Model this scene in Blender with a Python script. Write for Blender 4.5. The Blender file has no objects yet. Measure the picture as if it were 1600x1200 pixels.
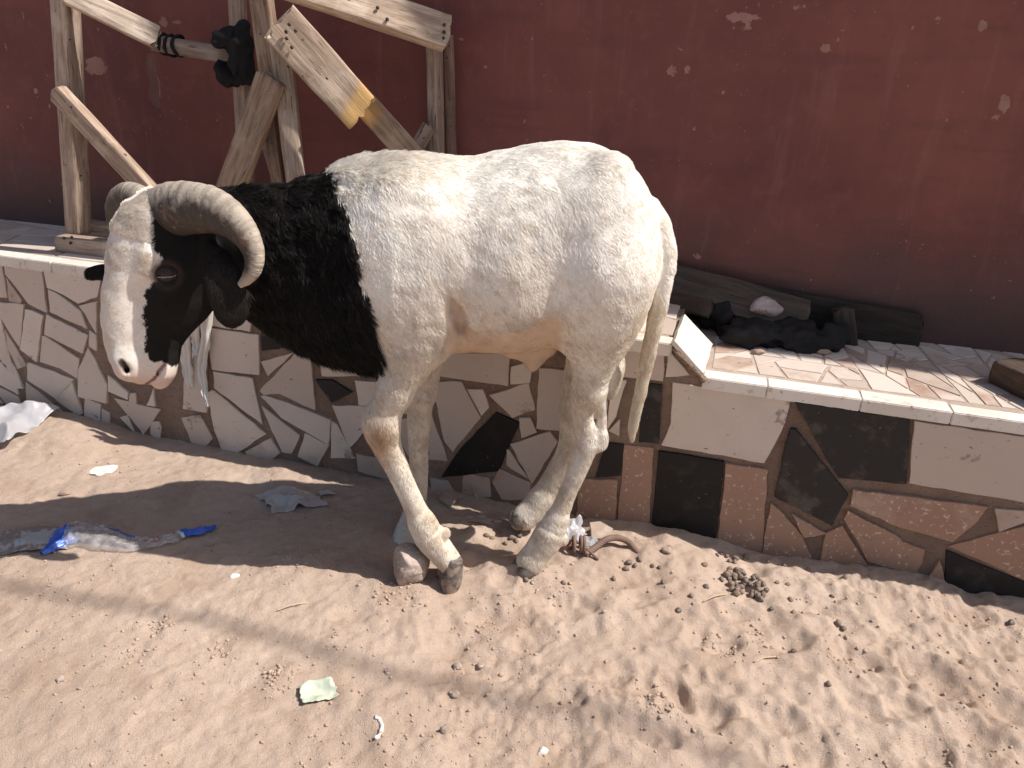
import bpy, bmesh, math, random
import numpy as np
from mathutils import Matrix, Vector

# ---------------------------------------------------------------- camera, sky, sun, exposure
scene = bpy.context.scene
COL = scene.collection
F, H, PITCH, ROLL = 1202.0, 1.05, math.radians(24), math.radians(2.5)   # focal length in px of a 1600 px wide picture, eye height
CAM = np.array([0, 0, H])
FW = np.array([0, math.cos(PITCH), -math.sin(PITCH)])
_r0 = np.array([1.0, 0, 0]); _u0 = np.array([0, math.sin(PITCH), math.cos(PITCH)])
RT = math.cos(ROLL) * _r0 + math.sin(ROLL) * _u0
UP = -math.sin(ROLL) * _r0 + math.cos(ROLL) * _u0
cam_d = bpy.data.cameras.new('camera'); cam = bpy.data.objects.new('camera', cam_d); COL.objects.link(cam)
cam_d.sensor_fit = 'HORIZONTAL'; cam_d.sensor_width = 36.0; cam_d.lens = F * 36.0 / 1600.0
cam_d.clip_start = 0.02; cam_d.clip_end = 500
cam.matrix_world = Matrix(((RT[0], UP[0], -FW[0], 0), (RT[1], UP[1], -FW[1], 0), (RT[2], UP[2], -FW[2], H), (0, 0, 0, 1)))
scene.camera = cam

TO_SUN = np.array([0.75, -0.087, 1.0]); TO_SUN /= np.linalg.norm(TO_SUN)
world = bpy.data.worlds.new("World"); scene.world = world; world.use_nodes = True
wn = world.node_tree; bg = wn.nodes['Background']
sky = wn.nodes.new('ShaderNodeTexSky'); sky.sky_type = 'NISHITA'; sky.sun_disc = False
sky.sun_elevation = math.asin(TO_SUN[2]); sky.sun_rotation = math.atan2(TO_SUN[0], TO_SUN[1])
sky.air_density = 1.0; sky.dust_density = 2.5; sky.ozone_density = 1.0
wn.links.new(sky.outputs[0], bg.inputs[0]); bg.inputs[1].default_value = 0.085
sun_d = bpy.data.lights.new('sun', 'SUN'); sun_d.energy = 4.6; sun_d.angle = math.radians(0.53); sun_d.color = (1.0, 0.945, 0.875)
sun = bpy.data.objects.new('sun', sun_d); COL.objects.link(sun); sun.location = (3, 0, 5)
sun.rotation_euler = Vector(TO_SUN).to_track_quat('Z', 'Y').to_euler()
scene.view_settings.view_transform = 'Standard'; scene.view_settings.look = 'None'
scene.view_settings.exposure = 0.38; scene.view_settings.gamma = 1.0
scene.render.engine = 'CYCLES'; scene.cycles.use_denoising = True
scene.cycles.max_bounces = 8; scene.cycles.diffuse_bounces = 6; scene.cycles.transparent_max_bounces = 16

# ---------------------------------------------------------------- helpers
rng = np.random.default_rng(7); random.seed(7)
def ray(x, y): return FW + RT * ((x - 800) / F) - UP * ((y - 600) / F)
def PZ(x, y, z=0.0):                       # a place seen in the photograph, on the level z
    r = ray(x, y); return CAM + r * ((z - H) / r[2])
def PY(x, y, Y):                           # ... on the upright plane y = Y
    r = ray(x, y); return CAM + r * (Y / r[1])
EU = np.array([0.9673, -0.2534, 0.0])      # along the bench, to the right
NB = np.array([-0.2534, -0.9673, 0.0])     # out of the bench front
FN = 0.33 * NB[0] + 1.56 * NB[1]
def PD(x, y, d):                           # ... on an upright plane d behind the bench front
    r = ray(x, y); return CAM + r * ((FN - d - CAM @ NB) / (r @ NB))
def B(u, d, z): return EU * u + NB * (FN - d) + np.array([0, 0, z])      # bench coordinates -> world
def BU(p): return float(p @ EU)
def proj(p):
    d = p - CAM; z = d @ FW
    return 800 + F * (d @ RT) / z, 600 - F * (d @ UP) / z

def _h(ix, iy, iz, s):
    n = (ix * 374761393 + iy * 668265263 + iz * 2147483647 + s * 144665) & 0xFFFFFFFF
    n = ((n ^ (n >> 13)) * 1274126177) & 0xFFFFFFFF
    n = ((n ^ (n >> 16)) * 2246822519) & 0xFFFFFFFF
    return ((n ^ (n >> 15)) & 0xFFFFFF) / 16777215.0 * 2 - 1
def noise3(p, s=0):
    p = np.asarray(p, dtype=np.float64); i = np.floor(p).astype(np.int64); f = p - i; f = f * f * f * (f * (f * 6 - 15) + 10)
    r = 0
    for dx in (0, 1):
        for dy in (0, 1):
            for dz in (0, 1):
                w = (f[..., 0] if dx else 1 - f[..., 0]) * (f[..., 1] if dy else 1 - f[..., 1]) * (f[..., 2] if dz else 1 - f[..., 2])
                r = r + w * _h(i[..., 0] + dx, i[..., 1] + dy, i[..., 2] + dz, s)
    return r
def noise2(x, y, s=0):
    x = np.asarray(x, float); y = np.asarray(y, float)
    ix = np.floor(x).astype(np.int64); iy = np.floor(y).astype(np.int64); fx = x - ix; fy = y - iy
    fx = fx * fx * fx * (fx * (fx * 6 - 15) + 10); fy = fy * fy * fy * (fy * (fy * 6 - 15) + 10); z = np.zeros_like(ix)
    return ((1 - fx) * (1 - fy) * _h(ix, iy, z, s) + fx * (1 - fy) * _h(ix + 1, iy, z, s) + (1 - fx) * fy * _h(ix, iy + 1, z, s) + fx * fy * _h(ix + 1, iy + 1, z, s))
def sstep(a, b, x): t = np.clip((x - a) / (b - a), 0, 1); return t * t * (3 - 2 * t)

def tag(o, label=None, cat=None, group=None, kind=None):
    if label: o['label'] = label
    if cat: o['category'] = cat
    if group: o['group'] = group
    if kind: o['kind'] = kind
    return o
def empty(name, loc, label, cat, group=None):
    o = bpy.data.objects.new(name, None); o.empty_display_size = 0.05; COL.objects.link(o); o.location = loc
    return tag(o, label, cat, group)
def link(name, me, mat=None, parent=None, smooth=True):
    """vertices of me are world coordinates; under a parent they become local to its place"""
    o = bpy.data.objects.new(name, me); COL.objects.link(o)
    if mat:
        for m in (mat if isinstance(mat, (list, tuple)) else [mat]): me.materials.append(m)
    if smooth: me.polygons.foreach_set('use_smooth', [True] * len(me.polygons))
    if parent is not None:
        me.transform(Matrix.Translation(-world_loc(parent))); o.parent = parent
    return o
def world_loc(o):
    v = Vector(o.location)
    while o.parent: o = o.parent; v += Vector(o.location)
    return v
def mesh(name, verts, faces):
    me = bpy.data.meshes.new(name); me.from_pydata([tuple(map(float, v)) for v in verts], [], [tuple(map(int, f)) for f in faces]); me.update(); return me
def fattr(me, name, vals):
    a = me.attributes.new(name, 'FLOAT', 'POINT'); a.data.foreach_set('value', np.asarray(vals, dtype=np.float32))
def cattr(me, name, vals):
    a = me.attributes.new(name, 'FLOAT_COLOR', 'POINT'); v = np.ones((len(me.vertices), 4), np.float32); v[:, :3] = vals
    a.data.foreach_set('color', v.ravel())
def centred(o):
    """move a top-level mesh object's origin to the foot of its mesh"""
    me = o.data; v = np.empty(len(me.vertices) * 3); me.vertices.foreach_get('co', v); v = v.reshape(-1, 3)
    c = Vector(((v[:, 0].min() + v[:, 0].max()) / 2, (v[:, 1].min() + v[:, 1].max()) / 2, v[:, 2].min()))
    me.transform(Matrix.Translation(-c)); o.location = c; return o

class NT:
    """a small node-tree writer"""
    def __init__(s, name):
        s.m = bpy.data.materials.new(name); s.m.use_nodes = True; s.t = s.m.node_tree; s.b = s.t.nodes['Principled BSDF']
    def n(s, kind, **kw):
        x = s.t.nodes.new('ShaderNode' + kind)
        for k, v in kw.items():
            if k.startswith('_'): setattr(x, k[1:], v)
        return x
    def put(s, sock, v):
        if isinstance(v, bpy.types.NodeSocket): s.t.links.new(v, sock)
        elif isinstance(v, (tuple, list)) and len(v) == 3 and sock.type == 'RGBA': sock.default_value = (*v, 1)
        else: sock.default_value = v
    def set(s, **kw):
        for k, v in kw.items(): s.put(s.b.inputs[k.replace('_', ' ')], v)
    def coord(s, which='Object', scale=None):
        c = s.n('TexCoord').outputs[which]
        if scale is not None:
            mp = s.n('Mapping'); s.put(mp.inputs[0], c); mp.inputs['Scale'].default_value = scale; c = mp.outputs[0]
        return c
    def pos(s): return s.n('NewGeometry').outputs['Position']
    def noise(s, vec, scale, detail=4, rough=0.55, dist=0.0, col=False):
        x = s.n('TexNoise'); s.put(x.inputs['Vector'], vec); x.inputs['Scale'].default_value = scale; x.inputs['Detail'].default_value = detail
        x.inputs['Roughness'].default_value = rough; x.inputs['Distortion'].default_value = dist
        return x.outputs['Color' if col else 0]
    def voro(s, vec, scale, feat='F1', out=0, rnd=1.0):
        x = s.n('TexVoronoi'); x.feature = feat; s.put(x.inputs['Vector'], vec); x.inputs['Scale'].default_value = scale; x.inputs['Randomness'].default_value = rnd
        return x.outputs[out]
    def ramp(s, v, a, b, lo=0.0, hi=1.0):
        x = s.n('MapRange'); x.interpolation_type = 'SMOOTHSTEP'; s.put(x.inputs[0], v)
        for i, q in enumerate((a, b, lo, hi)): x.inputs[i + 1].default_value = q
        return x.outputs[0]
    def math(s, op, a, b=0.0):
        x = s.n('Math'); x.operation = op; s.put(x.inputs[0], a); s.put(x.inputs[1], b); return x.outputs[0]
    def mix(s, f, a, b, mode='MIX'):
        x = s.n('Mix'); x.data_type = 'RGBA'; x.blend_type = mode; s.put(x.inputs[0], f); s.put(x.inputs[6], a); s.put(x.inputs[7], b); return x.outputs[2]
    def attr(s, name, out=2):
        x = s.n('Attribute'); x.attribute_name = name; return x.outputs[out]
    def bump(s, h, strength=0.3, dist=0.01):
        x = s.n('Bump'); x.inputs['Strength'].default_value = strength; x.inputs['Distance'].default_value = dist; s.put(x.inputs['Height'], h)
        s.put(s.b.inputs['Normal'], x.outputs[0])

def prism(poly3, nrm, t, jag=0.0):
    """a flat slab: polygon (3-D points) pushed t along nrm, with a small bevelled rim; returns verts, faces"""
    P = [np.array(p, float) for p in poly3]; n = np.array(nrm, float); c = sum(P) / len(P)
    if np.cross(P[1] - P[0], P[2] - P[1]) @ n < 0: P.reverse()
    if jag > 0:                                   # broken, slightly crooked edges
        Q = []
        for i, a in enumerate(P):
            b = P[(i + 1) % len(P)]; L = np.linalg.norm(b - a); k = max(1, int(L / 0.022)); side = np.cross((b - a) / max(L, 1e-6), n)
            Q.append(a)
            for j in range(1, k): Q.append(a + (b - a) * j / k + side * random.uniform(-jag, jag))
        P = Q
    m = len(P); V = [p for p in P]; e = 0.0012
    for p in P: V.append(p + n * (t - e))
    for p in P:
        d = c - p; d = d / max(np.linalg.norm(d), 1e-6); V.append(p + n * t + d * e)
    Fs = [tuple(range(2 * m, 3 * m))]
    for i in range(m):
        j = (i + 1) % m; Fs += [(i, j, m + j, m + i), (m + i, m + j, 2 * m + j, 2 * m + i)]
    return V, Fs
def gather(parts):
    V, Fs, own = [], [], []
    for k, (v, f) in enumerate(parts):
        o = len(V); V += list(v); Fs += [tuple(i + o for i in q) for q in f]; own += [k] * len(v)
    return V, Fs, own
def crazy(u0, u1, v0, v1, area, gap, rnd):
    """crazy paving: split a rectangle along random lines, then shrink each piece for the joint"""
    todo = [[(u0, v0), (u1, v0), (u1, v1), (u0, v1)]]; done = []
    def A(p): return 0.5 * sum(p[i][0] * p[(i + 1) % len(p)][1] - p[(i + 1) % len(p)][0] * p[i][1] for i in range(len(p)))
    while todo:
        p = todo.pop()
        if abs(A(p)) < area * rnd.uniform(0.6, 1.7): done.append(p); continue
        n = len(p); L = [math.dist(p[i], p[(i + 1) % n]) for i in range(n)]; i = max(range(n), key=lambda q: L[q])
        t = rnd.uniform(0.3, 0.7); a, b = p[i], p[(i + 1) % n]; m = (a[0] + (b[0] - a[0]) * t, a[1] + (b[1] - a[1]) * t)
        js = [q for q in range(n) if q != i]; j = max(js, key=lambda q: abs(A([m, p[q], p[(q + 1) % n]]))+0.0 if False else rnd.random() * L[q])
        t = rnd.uniform(0.3, 0.7); a, b = p[j], p[(j + 1) % n]; k = (a[0] + (b[0] - a[0]) * t, a[1] + (b[1] - a[1]) * t)
        q1 = [m]; q = (i + 1) % n
        while True:
            q1.append(p[q])
            if q == j: break
            q = (q + 1) % n
        q1.append(k); q2 = [k]; q = (j + 1) % n
        while True:
            q2.append(p[q])
            if q == i: break
            q = (q + 1) % n
        q2.append(m)
        for z in (q1, q2):
            if len(z) >= 3: todo.append(z)
    out = []
    for p in done:
        cx = sum(q[0] for q in p) / len(p); cy = sum(q[1] for q in p) / len(p); r = math.sqrt(abs(A(p)))
        s = max(0.5, 1 - gap / r * 1.3 * rnd.uniform(0.7, 1.5)); out.append([(cx + (q[0] - cx) * s, cy + (q[1] - cy) * s) for q in p])
    return out
# ---------------------------------------------------------------- the sand
def hgt(x, y):
    x = np.asarray(x, float); y = np.asarray(y, float)
    wx = x + 0.05 * noise2(x * 5, y * 5, 91); wy = y + 0.05 * noise2(x * 5, y * 5, 92)
    rough = 0.35 + 0.65 * sstep(-0.45, 0.15, x + 0.5 * (1.3 - y) * 0.6)           # trampled to the right, smoother to the left
    h = 0.013 * noise2(wx * 3.2, wy * 3.2, 1) + rough * (0.0085 * noise2(wx * 8, wy * 8, 2) + 0.0055 * noise2(wx * 17, wy * 17, 3)) + 0.0030 * noise2(x * 38, y * 38, 4) * (0.5 + rough) + 0.0016 * noise2(x * 75, y * 75, 14) * (.4 + rough)
    patch = sstep(0.05, 0.5, noise2(x * 4.1, y * 4.1, 11)) * rough
    h = h + patch * 0.0055 * np.abs(noise2(x * 62, y * 62, 5)) + 0.0010 * noise2(x * 140, y * 140, 6) * (0.4 + patch)
    for (px, py, rx, ry, a, dpt) in FOOT:
        dx = x - px; dy = y - py; c, s = math.cos(a), math.sin(a); q = np.sqrt(((c * dx + s * dy) / rx) ** 2 + ((-s * dx + c * dy) / ry) ** 2)
        q = q * (1 + 0.34 * noise2(x * 22, y * 22, 17) + .22 * noise2(x * 55, y * 55, 18))
        h = h - dpt * np.exp(-(q ** 4) * 0.9) + dpt * 0.30 * np.exp(-((q - 1.6) / 0.5) ** 2)
    for (px, py, r, a) in MOUND: h = h + a * np.exp(-(((x - px) ** 2 + (y - py) ** 2) / r ** 2))
    return h
FOOT = []; MOUND = []
def foot(px, py, rx, ry, a, d): p = PZ(px, py); FOOT.append((p[0], p[1], rx, ry, a, d))
def mound(px, py, r, a): p = PZ(px, py); MOUND.append((p[0], p[1], r, a))
for q in [(1050, 1080, .022, .03, .4, .018), (1130, 1010, .04, .022, .3, .014), (1180, 890, .03, .02, .1, .010), (1340, 1030, .05, .026, -.3, .016), (1460, 1060, .055, .028, -.9, .018), (1580, 1110, .05, .04, -.7, .018), (1240, 1010, .035, .025, .2, .012),
          (1410, 1110, .03, .02, .5, .012), (1090, 1000, .03, .02, .8, .012), (960, 1060, .03, .022, .3, .012), (900, 950, .045, .03, .2, .012), (1000, 945, .04, .022, .5, .012), (1290, 960, .05, .02, -.2, .010),
          (830, 1000, .035, .022, .6, .010), (760, 960, .04, .02, .2, .008), (1100, 1110, .04, .025, -.5, .016), (1220, 1130, .045, .028, -.6, .016), (1270, 1180, .035, .025, .2, .014), (1500, 960, .05, .03, 0, .012), (1550, 1010, .04, .03, .4, .012),
          (880, 1090, .03, .025, .2, .010), (700, 1010, .03, .025, .7, .007), (550, 960, .035, .02, .1, .006), (620, 1010, .03, .02, .4, .006), (300, 960, .03, .02, .2, .004), (240, 985, .02, .02, 0, .005), (1370, 930, .05, .022, -.25, .010), (1150, 960, .03, .02, 0, .010),
          (1450, 1170, .04, .03, .2, .014), (1350, 1110, .04, .022, -.8, .012), (1520, 1150, .03, .022, .3, .012), (1010, 1150, .035, .025, .1, .012), (790, 905, .03, .02, .3, .010), (735, 880, .03, .02, 0, .012)]: foot(*q)
for q in [(800, 896, .035, .012), (850, 905, .04, .008), (960, 868, .10, .020), (870, 905, .10, .006), (735, 838, .045, .022), (790, 832, .04, .014), (1060, 868, .07, .012), (470, 880, .07, .010), (640, 935, .08, .010), (440, 1060, .035, .012), (1230, 905, .08, .008), (1420, 935, .09, .012), (120, 690, .12, .018), (60, 668, .1, .02), (330, 735, .07, .008), (440, 738, .05, .016), (1030, 1110, .03, .014), (930, 985, .12, .006)]: mound(*q)
def axis(lo, hi, a, b, fine, grow=1.22):
    m = list(np.arange(a, b + 1e-6, fine)); s = fine; q = b
    while q < hi: s *= grow; q += s; m.append(q)
    s = fine; q = a
    while q > lo: s *= grow; q -= s; m.insert(0, q)
    return np.array(m)
xs = axis(-40, 40, -1.75, 1.35, 0.0048); ys = axis(-30, 3.2, 0.62, 2.12, 0.0048)
GX, GY = np.meshgrid(xs, ys); nx, ny = len(xs), len(ys)
GZ = hgt(GX, GY)
V = np.stack([GX, GY, GZ], -1).reshape(-1, 3); idx = np.arange(nx * ny).reshape(ny, nx)
Q = np.stack([idx[:-1, :-1], idx[:-1, 1:], idx[1:, 1:], idx[1:, :-1]], -1).reshape(-1, 4)
def fastmesh(name, V, Q):
    me = bpy.data.meshes.new(name); k = Q.shape[1]
    me.vertices.add(len(V)); me.vertices.foreach_set('co', np.asarray(V, np.float32).ravel())
    me.loops.add(Q.size); me.loops.foreach_set('vertex_index', Q.astype(np.int32).ravel())
    me.polygons.add(len(Q)); me.polygons.foreach_set('loop_start', np.arange(0, Q.size, k, dtype=np.int32)); me.polygons.foreach_set('loop_total', np.full(len(Q), k, np.int32))
    me.update(calc_edges=True); return me
m = NT('sand'); P = m.pos()
c = m.mix(m.ramp(m.noise(P, 2.3, 5), .35, .68), (.485, .368, .292), (.57, .445, .36))
c = m.mix(m.math('MULTIPLY', m.ramp(m.noise(P, 60, 3, .7), .48, .72), .35), c, (.40, .285, .21))
c = m.mix(m.math('MULTIPLY', m.ramp(m.noise(P, 420, 2, .7), .52, .70), .38), c, (.34, .24, .18))
c = m.mix(m.math('MULTIPLY', m.ramp(m.noise(P, 300, 2, .7), .62, .74), .5), c, (.68, .56, .46))
c = m.mix(m.ramp(m.noise(P, 120, 2, .5), .735, .755), c, (.16, .10, .07))
c = m.mix(m.math('MULTIPLY', m.ramp(m.noise(P, 6.5, 5, .65), .50, .66), .5), c, (.385, .27, .195))
m.set(Base_Color=c, Roughness=.95); m.b.inputs['Specular IOR Level'].default_value = .15
hb = m.math('ADD', m.noise(P, 150, 5, .75), m.math('MULTIPLY', m.noise(P, 600, 2, .6), .35)); m.bump(hb, .8, .0055)
M_sand = m.m
sand = link('sand_ground', fastmesh('sand_ground', V, Q), M_sand); tag(sand, 'trampled dry sandy ground in front of the tiled bench', 'ground', kind='structure')

# ---------------------------------------------------------------- the red wall
def wall_d(u): return 0.32 + (u + 2.2) * (0.10 / 2.9)                # it stands .32 m to .42 m behind the bench front
wu = axis(-9, 7, -2.5, 1.3, 0.010, 1.3); wz = np.concatenate([np.arange(0.30, 1.62, 0.010), np.linspace(1.66, 3.05, 14)])
U, Z = np.meshgrid(wu, wz); D = wall_d(U) + 0.004 * noise2(U * 2.2, Z * 2.2, 21) + 0.0016 * noise2(U * 9, Z * 9, 22)
chip = np.zeros_like(U)
def wp(px, py):
    d = .38
    for _ in range(4): p = PD(px, py, d); d = wall_d(BU(p))
    return BU(p), p[2]
for (px, py, ru, rz, k) in [(148, 104, .05, .035, 1), (255, 33, .018, .02, 1), (277, 34, .028, .012, 1), (35, 25, .012, .025, .8), (165, 62, .03, .02, .6), (55, 142, .012, .012, .9), (78, 166, .008, .02, .8), (8, 72, .015, .03, .7), (20, 250, .02, .02, .6),
        (1160, 27, .055, .016, 1), (1165, 45, .03, .012, .8), (1292, 75, .02, .015, .9), (1310, 60, .012, .01, .9), (1535, 40, .016, .02, .9), (1465, 28, .012, .01, .9), (1050, 110, .03, .03, .62), (1075, 108, .012, .014, .9), (1130, 145, .01, .012, .9), (1570, 160, .02, .035, .8),
        (1555, 185, .016, .016, .8), (720, 62, .014, .01, .9), (735, 78, .03, .006, .9), (760, 105, .012, .012, .9), (820, 60, .012, .012, .7), (655, 135, .014, .01, .7), (1090, 405, .03, .03, .6), (1085, 200, .02, .016, .6), (230, 100, .012, .05, .75), (247, 140, .01, .05, .75), (1340, 20, .03, .008, .7), (1250, 12, .04, .02, .6)]:
    u0, z0 = wp(px, py); q = np.sqrt(((U - u0) / ru) ** 2 + ((Z - z0) / rz) ** 2); chip = np.maximum(chip, k * np.clip(1.25 - q, 0, 1))
gu, gz0 = wp(230, 82); _, gz1 = wp(232, 168)                          # the gouged strip of plaster
gr = np.exp(-((U - gu - .008 * noise2(U * 0 + 3, Z * 30, 5)) / .017) ** 2) * sstep(gz1 - .02, gz1 + .02, Z) * (1 - sstep(gz0 - .02, gz0 + .02, Z)); D = D + 0.012 * gr
P3 = EU[None, None] * U[..., None] + NB[None, None] * (FN - D)[..., None]; P3[..., 2] = Z
idx = np.arange(U.size).reshape(U.shape); Q = np.stack([idx[:-1, :-1], idx[:-1, 1:], idx[1:, 1:], idx[1:, :-1]], -1).reshape(-1, 4)
Vf = P3.reshape(-1, 3); nb = len(Vf)
rim = np.concatenate([idx[0, :], idx[1:, -1], idx[-1, -2::-1], idx[-2:0:-1, 0]])   # close the wall to a solid 0.2 m thick
Vb = Vf[rim] - NB * 0.2; me = bpy.data.meshes.new('red_wall')
k = len(rim); fl = [tuple(q) for q in Q.tolist()] + [(int(rim[i]), nb + i, nb + (i + 1) % k, int(rim[(i + 1) % k])) for i in range(k)] + [tuple(nb + i for i in range(k - 1, -1, -1))]
me.from_pydata(np.vstack([Vf, Vb]).tolist(), [], fl); me.update()
fattr(me, 'chip', np.concatenate([chip.ravel(), np.zeros(k)])); fattr(me, 'gouge', np.concatenate([gr.ravel(), np.zeros(k)]))
m = NT('red_paint'); P = m.pos(); sep = m.n('SeparateXYZ'); m.put(sep.inputs[0], P); zz = sep.outputs[2]
c = m.mix(m.ramp(m.noise(P, 1.7, 5, .6), .3, .7), (.130, .040, .036), (.225, .073, .058))
c = m.mix(m.math('MULTIPLY', m.ramp(m.noise(P, 9, 5, .65), .45, .7), .5), c, (.135, .046, .044))
c = m.mix(m.math('MULTIPLY', m.ramp(m.noise(P, 26, 4, .6), .52, .70), .35), c, (.22, .085, .08))
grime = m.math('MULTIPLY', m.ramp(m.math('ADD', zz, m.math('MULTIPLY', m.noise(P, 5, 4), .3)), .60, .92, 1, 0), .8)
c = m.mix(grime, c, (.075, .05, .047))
cv = m.math('ADD', m.attr('chip'), m.math('MULTIPLY', m.math('SUBTRACT', m.noise(P, 38, 5, .7), .5), 1.3)); chipm = m.ramp(cv, .58, .62)
fl1 = m.ramp(m.math('ADD', m.noise(P, 34, 3, .6), m.math('MULTIPLY', m.noise(P, 3.2, 2), .22)), .845, .855)
fl2 = m.ramp(m.math('ADD', m.noise(P, 110, 2, .6), m.math('MULTIPLY', m.noise(P, 4.5, 2), .2)), .84, .85)
chipm = m.math('MAXIMUM', chipm, m.math('MAXIMUM', fl1, fl2))
c = m.mix(chipm, c, m.mix(m.noise(P, 60, 3), (.26, .12, .10), (.38, .22, .185)))
c = m.mix(m.math('MULTIPLY', m.ramp(m.attr('gouge'), .35, .6), .8), c, (.17, .09, .075))
sm_ = m.n('Mapping'); m.put(sm_.inputs[0], P); sm_.inputs['Scale'].default_value = (14, 14, 1.3); c = m.mix(m.math('MULTIPLY', m.ramp(m.noise(sm_.outputs[0], 1.4, 5, .65), .54, .70), .28), c, (.30, .13, .115)); tm_ = m.n('Mapping'); m.put(tm_.inputs[0], P); tm_.inputs['Scale'].default_value = (3, 3, 26); tm_.inputs['Rotation'].default_value = (0, .5, .3); c = m.mix(m.math('MULTIPLY', m.ramp(m.noise(tm_.outputs[0], 1.0, 4, .6), .5, .7), .25), c, (.10, .038, .038))
m.set(Base_Color=c, Roughness=.62); m.b.inputs['Specular IOR Level'].default_value = .35
m.bump(m.math('SUBTRACT', m.math('ADD', m.noise(P, 45, 5, .65), m.math('MULTIPLY', m.noise(P, 200, 2), .3)), m.math('MULTIPLY', chipm, .6)), .45, .004)
wall = link('red_wall', me, m.m); centred(wall); tag(wall, 'flaking dark red painted wall behind the tiled bench', 'wall')

# ---------------------------------------------------------------- the tiled bench
ZL, ZR, UE = 0.465, 0.400, -0.055                                     # height of the left and right step, where the step is
bench = empty('tiled_bench', B(-0.6, 0.15, 0), 'low masonry bench along the red wall, covered with broken white and black tiles', 'bench')
def box3(u0, u1, d0, d1, z0, z1):
    c = [B(u, d, z) for u in (u0, u1) for d in (d0, d1) for z in (z0, z1)]
    return c, [(0, 2, 6, 4), (1, 5, 7, 3), (0, 4, 5, 1), (2, 3, 7, 6), (0, 1, 3, 2), (4, 6, 7, 5)]
m = NT('mortar'); P = m.pos()
c = m.mix(m.ramp(m.noise(P, 6, 5), .35, .65), (.235, .16, .12), (.315, .225, .17)); c = m.mix(m.math('MULTIPLY', m.ramp(m.noise(P, 70, 4, .7), .5, .65), .5), c, (.18, .115, .08))
m.set(Base_Color=c, Roughness=.9); m.bump(m.math('ADD', m.noise(P, 35, 4, .6), m.noise(P, 140, 5, .7)), .9, .008); M_mortar = m.m
bm_parts = [box3(-6, UE, 0.0, 0.55, -0.25, ZL), box3(UE, 5, 0.0, 0.60, -0.25, ZR)]
V, Fs, own = gather(bm_parts); link('masonry', mesh('masonry', V, Fs), M_mortar, bench, smooth=False)
m = NT('pale_mortar'); P = m.pos(); c = m.mix(m.ramp(m.noise(P, 8, 5), .35, .65), (.40, .315, .255), (.52, .43, .36)); m.set(Base_Color=m.mix(m.math('MULTIPLY', m.ramp(m.noise(P, 70, 4, .7), .5, .66), .5), c, (.28, .19, .14)), Roughness=.9); m.bump(m.noise(P, 120, 5, .7), .6, .004)
for nm_, bx_ in (('upper_screed', box3(-5.9, UE - .02, .034, .5, ZL - .01, ZL + .0042)), ('lower_screed', box3(UE + .03, 4.9, .028, .55, ZR - .01, ZR + .0042))): link(nm_, mesh(nm_, *bx_), m.m, bench, smooth=False)

m = NT('white_tile'); P = m.pos(); tone = m.attr('tone'); dirt = m.attr('dirt')
c = m.mix(tone, (.48, .39, .33), (.66, .575, .505)); c = m.mix(m.math('MULTIPLY', m.ramp(m.noise(P, 14, 5, .6), .4, .7), .25), c, (.46, .38, .33))
brown = m.ramp(m.math('ADD', dirt, m.math('MULTIPLY', m.math('SUBTRACT', m.noise(P, 11, 5, .65), .5), .9)), .35, .85)
c = m.mix(m.math('MULTIPLY', brown, .85), c, (.30, .155, .095))
st = m.math('MULTIPLY', m.ramp(m.noise(P, 7.5, 5, .7, .3), .63, .67), m.ramp(m.noise(P, 60, 3), .3, .6)); c = m.mix(m.math('MULTIPLY', st, .75), c, (.20, .165, .15))
sc = m.n('Mapping'); m.put(sc.inputs[0], P); sc.inputs['Scale'].default_value = (1, 1, 2.2)
c = m.mix(m.ramp(m.noise(sc.outputs[0], 75, 3, .6), .69, .71), c, (.13, .09, .075))
c = m.mix(m.math('MULTIPLY', m.ramp(m.noise(P, 90, 3, .7), .60, .64), m.ramp(dirt, .45, .8)), c, (.58, .46, .38))
m.set(Base_Color=c, Roughness=m.math('ADD', m.math('MULTIPLY', m.noise(P, 20, 4), .4), .28)); m.bump(m.noise(P, 60, 4), .12, .002); M_tile = m.m
m = NT('black_tile'); P = m.pos(); tone = m.attr('tone')
c = m.mix(tone, (.010, .009, .009), (.032, .029, .028)); c = m.mix(m.math('MULTIPLY', m.ramp(m.noise(P, 16, 5, .65), .5, .68), m.math('MULTIPLY', tone, .6)), c, (.13, .11, .095))
c = m.mix(m.ramp(m.noise(P, 70, 4, .7), .66, .70), c, (.15, .12, .10)); m.set(Base_Color=c, Roughness=.6); m.b.inputs['Specular IOR Level'].default_value = .25; m.bump(m.noise(P, 70, 4), .15, .002); M_black = m.m

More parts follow.
